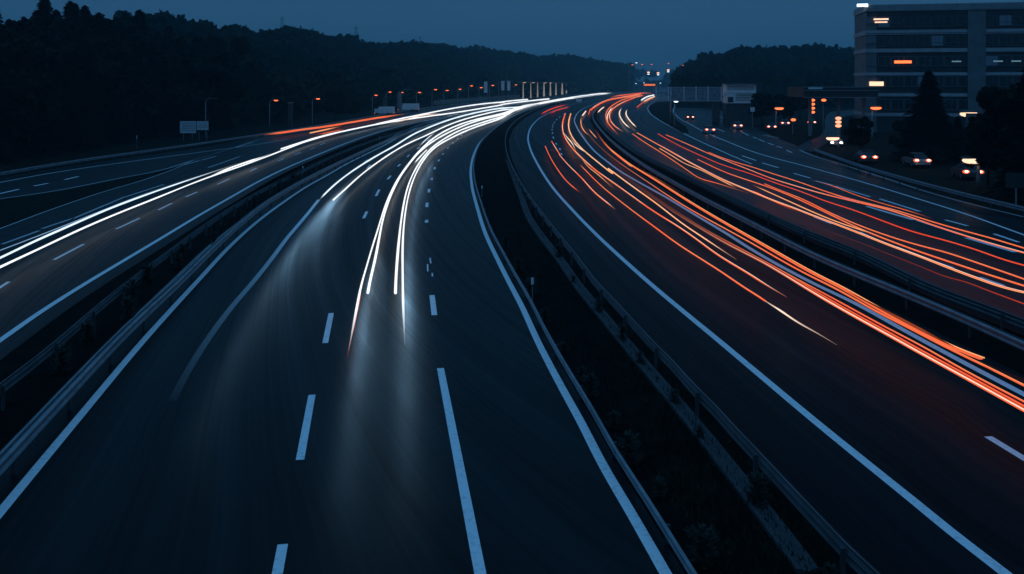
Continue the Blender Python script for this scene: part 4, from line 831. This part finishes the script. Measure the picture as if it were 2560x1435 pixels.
for q in (-3.4, 3.4): MB().tube([(q, .3, 0), (q, .3, 8.6)], .15, 6).build('leg', POLE, t)

# ------------------------------------------------------------------ mesh gantry and cabin on the right
y = 196.0; s = y / F; ox = (1640 - CX) * s; t = empty('sign_gantry', (ox, y, 0)); tag(t, 'long gantry of grey mesh panels seen from behind over the bend', 'gantry')
def zz2(py): return 9 - (py - HY) * s
edges = [1641, 1672, 1711, 1741, 1771, 1804]
MB().box(((1804 - 1641) * s / 2, .25, zz2(252.5)), ((1804 - 1641) * s, .5, .25)).build('lower_beam', STEEL, t)
MB().box(((1804 - 1641) * s / 2, .25, zz2(218)), ((1804 - 1641) * s, .4, .16)).build('upper_beam', STEEL, t)
for a, b in zip(edges[:-1], edges[1:]):
    m = MB(); w_ = (b - a) * s; cx_ = ((a + b) / 2 - 1641) * s; z0, z1 = zz2(250.5), zz2(219.5)
    nv = int(w_ / .2); g = m
    for i in range(nv + 1): g.box((cx_ - w_ / 2 + .06 + i * (w_ - .12) / nv, .03, (z0 + z1) / 2), (.05, .03, z1 - z0))
    for i in range(7): g.box((cx_, .0, z0 + (z1 - z0) * i / 6), (w_ - .08, .035, .05))
    g.build('mesh_panel', MESHM, t)
for a in edges: MB().box(((a - 1641) * s, -.05, (zz2(252) + zz2(216)) / 2), (.16, .2, zz2(216) - zz2(252))).build('upright', WHITE, t)
MB().tube([((1677 - 1641) * s, -.6, 0), ((1677 - 1641) * s, -.6, zz2(217))], [.24, .19], 10).build('leg', STEEL, t, True)
MB().box(((1792 - 1641) * s, .6, zz2(252) / 2), (1.6, 1.0, zz2(252)), ch=.08).build('pier', CONC_D, t)
MB().tube([((1806 - 1641) * s, 0, zz2(247)), ((1816 - 1641) * s, 0, zz2(232))], .1, 6).build('brace', STEEL, t)
t = empty('equipment_cabin', ((1852 - CX) * s, y, 0)); tag(t, 'pale louvred cabin on a dark plinth at the right end of the mesh gantry', 'cabin')
W = 74 * s
MB().box((0, 1.5, zz2(259) / 2), (W * .98, 3.4, zz2(259)), ch=.05).build('plinth', CONC_D, t)
MB().box((0, 1.4, (zz2(258) + zz2(212)) / 2), (W, 3.6, zz2(212) - zz2(258)), ch=.05).build('wall', WHITE, t)
MB().box((0, 1.3, zz2(210.5)), (W * 1.05, 4.2, .22), ch=.03).build('roof', STEEL, t)
for i, pz in enumerate((216, 219.5, 223, 235, 239, 243, 247, 251)): MB().box((W * (-.02 if i < 3 else .12), -.43, zz2(pz)), (W * .9 if i < 3 else W * .62, .07, .12)).build('louvre', STEEL_D, t)
MB().box((0, -.44, zz2(229)), (W * .96, .1, .55)).build('name_board', WHITE, t)
d_ = MB().box((-W * .36, -.42, zz2(249)), (1.2, .06, 1.2)).build('door', WALLD, t); MB().box((-W * .36 + .45, -.47, zz2(249)), (.05, .05, .2)).build('handle', STEEL, d_)

# ------------------------------------------------------------------ office building and filling station canopy
ob = empty('office_building', (66.4, 165.0, 0), R(-12)); tag(ob, 'long office block with pale floor bands and dark ribbon windows at the upper right', 'office building')
LB = 62.0
MB().box((LB / 2, 6.2, 11.3), (LB, 12, 22.6)).build('wall', WALLD, ob)
MB().box((.9, 6.15, 11.2), (1.9, 12.3, 22.4)).build('corner_pier', WALLP, ob)
MB().box((19, -.05, 11.2), (3.0, .5, 22.4)).build('stair_pier', WALLP, ob)
for z0, z1, pr in ((22.6, 23.85, .35), (18.2, 19.05, .25), (14.9, 15.6, .25), (10.6, 11.15, .25), (6.7, 7.3, .25), (3.0, 3.6, .25)):
    MB().box((LB / 2, 6.2 - pr / 2 + .1, (z0 + z1) / 2), (LB + .4, 12.3 + pr, z1 - z0)).build('floor_band', BANDP, ob)
for z0 in (22.85, 23.2, 23.6): MB().box((LB / 2, -.22, z0), (LB, .12, .09)).build('roof_rail', STEEL, ob)
for z0 in (18.45, 20.3, 16.6, 12.4, 8.5): MB().box((LB / 2, -.12, z0), (LB, .1, .1)).build('facade_rail', STEEL_D, ob)
MB().box((LB / 2, .1, 22.1), (LB - .2, .2, .9)).build('fascia', WALLD, ob)
wf = MB(); wW, wH = 2.05, 1.9
for a, b, c_x, c_z in ((wW, .09, 0, wH / 2), (wW, .09, 0, -wH / 2), (.09, wH, -wW / 2, 0), (.09, wH, wW / 2, 0), (.06, wH, .2, 0)): wf.box((c_x, 0, c_z), (a, .12, b))
wfo = wf.build('window', FRAME); wfm = wfo.data; bpy.data.objects.remove(wfo)
wp = MB().box((0, .03, 0), (wW - .1, .04, wH - .1)).build('pane', GLASS); wpm = wp.data; bpy.data.objects.remove(wp)
wl = MB().box((0, .03, 0), (wW - .1, .04, wH - .1)).build('pane', lamp_mat('dim_window', (.1, .4, .95), .05)); wlm = wl.data; bpy.data.objects.remove(wl)
for si, zc in enumerate((20.6, 17.0, 13.2, 9.5, 5.2)):
    for k in range(16):
        xx = 3.2 + k * 2.3
        if 17 < xx < 21: continue
        wo = bpy.data.objects.new('window', wfm); link(wo, ob); wo.location = (xx, .12, zc)
        link(bpy.data.objects.new('pane', wlm if (si * 7 + k * 5) % 9 == 0 else wpm), wo)
for xx, zc, ww, hh, mt in ((2.6, 21.1, 2.6, .28, L_WARM), (2.6, 20.55, 2.2, .24, L_WARM), (6.4, 13.1, 3.0, .5, L_SODIUM), (1.8, 9.05, 2.5, .8, L_WARM)):
    MB().box((xx, -.18, zc), (ww, .12, hh), ch=.05).build('ceiling_lamp', mt, ob)
L_FAINT = lamp_mat('faint_cool_lamp', (.35, .7, 1), .3)
for xx in (15.6, 22.6, 25.6): MB().box((xx, -.18, 13.15), (1.6, .1, .22), ch=.03).build('ceiling_lamp', L_FAINT, ob)
fl = MB().box((-.7, -.3, 23.75), (1.9, .5, .5), ch=.1).build('roof_floodlight', L_COOL, ob); MB().tube([(-.7, .0, 23.5), (.3, .3, 23.5)], .08, 6).build('stand', STEEL, fl)
y = 152.0; s = y / F; t = empty('station_canopy', ((2095 - CX) * s, y, 0)); tag(t, 'low flat filling station canopy left of the office building', 'canopy')
MB().box((0, 3, 9 - (230 - HY) * s), (185 * s, 9, 26 * s), ch=.1).build('roof', WALLD, t)
for py in (217.5, 226, 243): MB().box((0, -1.58, 9 - (py - HY) * s), (186 * s, .1, .13)).build('fascia_strip', STEEL, t)
for q in (2030, 2102, 2165): MB().box(((q - 2095) * s, 1, (9 - (243 - HY) * s) / 2), (.5, .4, 9 - (243 - HY) * s)).build('column', CONC, t)
MB().box(((2030 - 2095) * s, -1.7, 9 - (220.5 - HY) * s), (2.4, .1, .3)).build('sign_strip', WHITE, t)
small_sign(2446, 445, 283, 2.5, 1.9, 'pale square panel on a post beside the warm lamp right of the big conifer', WALLP)
small_sign(2540, 520, 432, 1.6, 1.1, 'dim pale panel near the right frame edge', WALLD)
wl_ = ground([(2140, 283), (2190, 290), (2245, 300), (2275, 306)], 0)
tag(sweep(wl_, [(-.15, 0), (-.15, 1.4), (.15, 1.4), (.15, 0)], 'garden_wall', CONC), 'low pale wall running down behind the traffic lights on the right', 'wall')

# traffic lights and cars round the junction
def signal(px, top, base, lab, n=3, mat=L_SODIUM, gap=.75):
    x, y, _ = G(px, base); h = 9 + (HY - top) * y / F; t = empty('traffic_light', (x, y, 0)); tag(t, lab, 'traffic light', 'traffic lights at the junction on the right')
    MB().tube([(0, 0, 0), (0, 0, h)], .09, 8).build('pole', POLE, t); MB().box((0, -.15, h - n * gap / 2 + .2), (.6, .25, n * gap + .1), ch=.06).build('signal_head', HOUSING, t)
    for i in range(n): MB().ball((0, -.32, h - .1 - i * gap), (.95, .3, .5), 12, 6).build('signal_lamp', mat, t, True)
signal(2030, 249, 330, 'tall traffic light with four glowing lamps by the filling station canopy', 4)
signal(2058, 249, 330, 'smaller traffic light just right of the tall one', 1)
signal(2094, 294, 362, 'bright three lamp traffic light at the mouth of the side street', 3, lamp_mat('amber_signal', (1, .36, .2), 1.8), .55)
signal(1982, 298, 335, 'single orange signal by the slip road kerb', 1)
def car_proto(paint_mat):
    t = empty('car'); L2, W2 = 2.15, .86
    prof = [(-2.15, .35), (-2.12, .75), (-1.95, .92), (-1.2, .98), (1.0, .97), (1.75, .86), (2.1, .72), (2.15, .38)]
    def ext(pr, w0, w1):
        n_ = len(pr); vs = [(x_, -w0, z_) for x_, z_ in pr] + [(x_, w0, z_) for x_, z_ in pr]
        return vs, [tuple(range(n_ - 1, -1, -1)), tuple(range(n_, 2 * n_))] + [(i, (i + 1) % n_, n_ + (i + 1) % n_, n_ + i) for i in range(n_)]
    MB().add(*ext(prof, W2, W2)).build('body', paint_mat, t)
    cab = [(-1.85, .94), (-1.35, 1.36), (-.7, 1.46), (.1, 1.42), (.95, .97)]; vs, fs = ext(cab, .74, .74)
    n_ = len(cab); vs = [(a, b * (1 if z_ < 1 else .82), z_) for a, b, z_ in vs]
    gl = MB().add(vs, fs).build('cabin_glass', GLASS, t); MB().box((-.45, 0, 1.455), (1.1, 1.16, .04), ch=.05).build('roof', paint_mat, gl)
    for wx in (-1.35, 1.35):
        for sy in (-1, 1):
            wb = MB().tube([(wx, sy * .70, .32), (wx, sy * .885, .32)], .32, 16).build('wheel', RUBBER, t); MB().tube([(wx, sy * .88, .32), (wx, sy * .895, .32)], .19, 12).build('rim', STEEL, wb)
    for sy in (-1, 1):
        MB().ball((2.12, sy * .6, .66), (.16, .42, .2), 10, 6).build('headlight', L_HEAD, t, True); MB().ball((-2.12, sy * .62, .80), (.24, .66, .36), 10, 6).build('taillight', L_TAIL, t, True); MB().ball((-2.2, sy * .6, .83), (.16, .36, .2), 8, 6).build('bulb', L_BULB, [c_o for c_o in t.children if c_o.name.startswith('taillight')][-1], True)
    return t
L_BULB = lamp_mat('tail_bulb', (1, .62, .5), 4); L_HEAD = lamp_mat('car_headlight', (1, .86, .74), 14); L_TAIL = lamp_mat('car_taillight', (1, .13, .05), 1.5)
CARS = [(1724, 300, 1700, 290, 'car with glowing red rear lights under the mesh gantry, leftmost on the bend'), (1772, 334, 1738, 318, 'car with the brightest rear lights, nearest the lane lines on the bend'), (1828, 303, 1800, 292, 'upper car of the two below the gantry cabin'), (1842, 323, 1812, 310, 'lower car of the two below the gantry cabin'),
        (1926, 326, 1890, 312, 'car with small orange lights beside the kerb left of the junction'), (1960, 316, 1930, 306, 'car behind it near the dark trees'), (2030, 314, 2034, 300, 'car waiting under the tall traffic light'), (2090, 366, 2072, 340, 'car turning out of the side street with glaring lamps'),
        (2162, 407, 2120, 392, 'car with a dim red lamp behind the right guardrail'), (2290, 416, 2240, 402, 'car with a thin red light strip below the big conifer'), (2416, 446, 2370, 430, 'car with one red lamp near the right frame edge')]
p1 = car_proto(CARP); p2 = car_proto(CARP2)
for i, (px, py, hx, hy, lab) in enumerate(CARS):
    o = (p1, p2)[i % 2] if i < 2 else copy_tree((p1, p2)[i % 2]); x, y, _ = G(px, py); q = G(hx, hy); a = math.atan2(q[1] - y, q[0] - x)
    if i in (7,): a += math.pi
    o.location = (x, y, .03); o.rotation_euler = (0, 0, a); tag(o, lab, 'car', 'cars round the junction on the right')

# ------------------------------------------------------------------ haze
hz = bpy.data.materials.new('haze_air'); hz.use_nodes = True; ht = hz.node_tree; ht.nodes.clear()
ho = N('ShaderNodeOutputMaterial', ht); pv = N('ShaderNodeVolumePrincipled', ht); pv.inputs['Color'].default_value = (.35, .85, 1.0, 1); pv.inputs['Density'].default_value = 0.00028
ht.links.new(pv.outputs[0], ho.inputs['Volume'])
hb = MB().box((0, 985, 39.0), (2700, 2050, 80.1)).build('haze', hz); tag(hb, 'thin blue evening haze over the far hills', 'haze', kind='stuff')
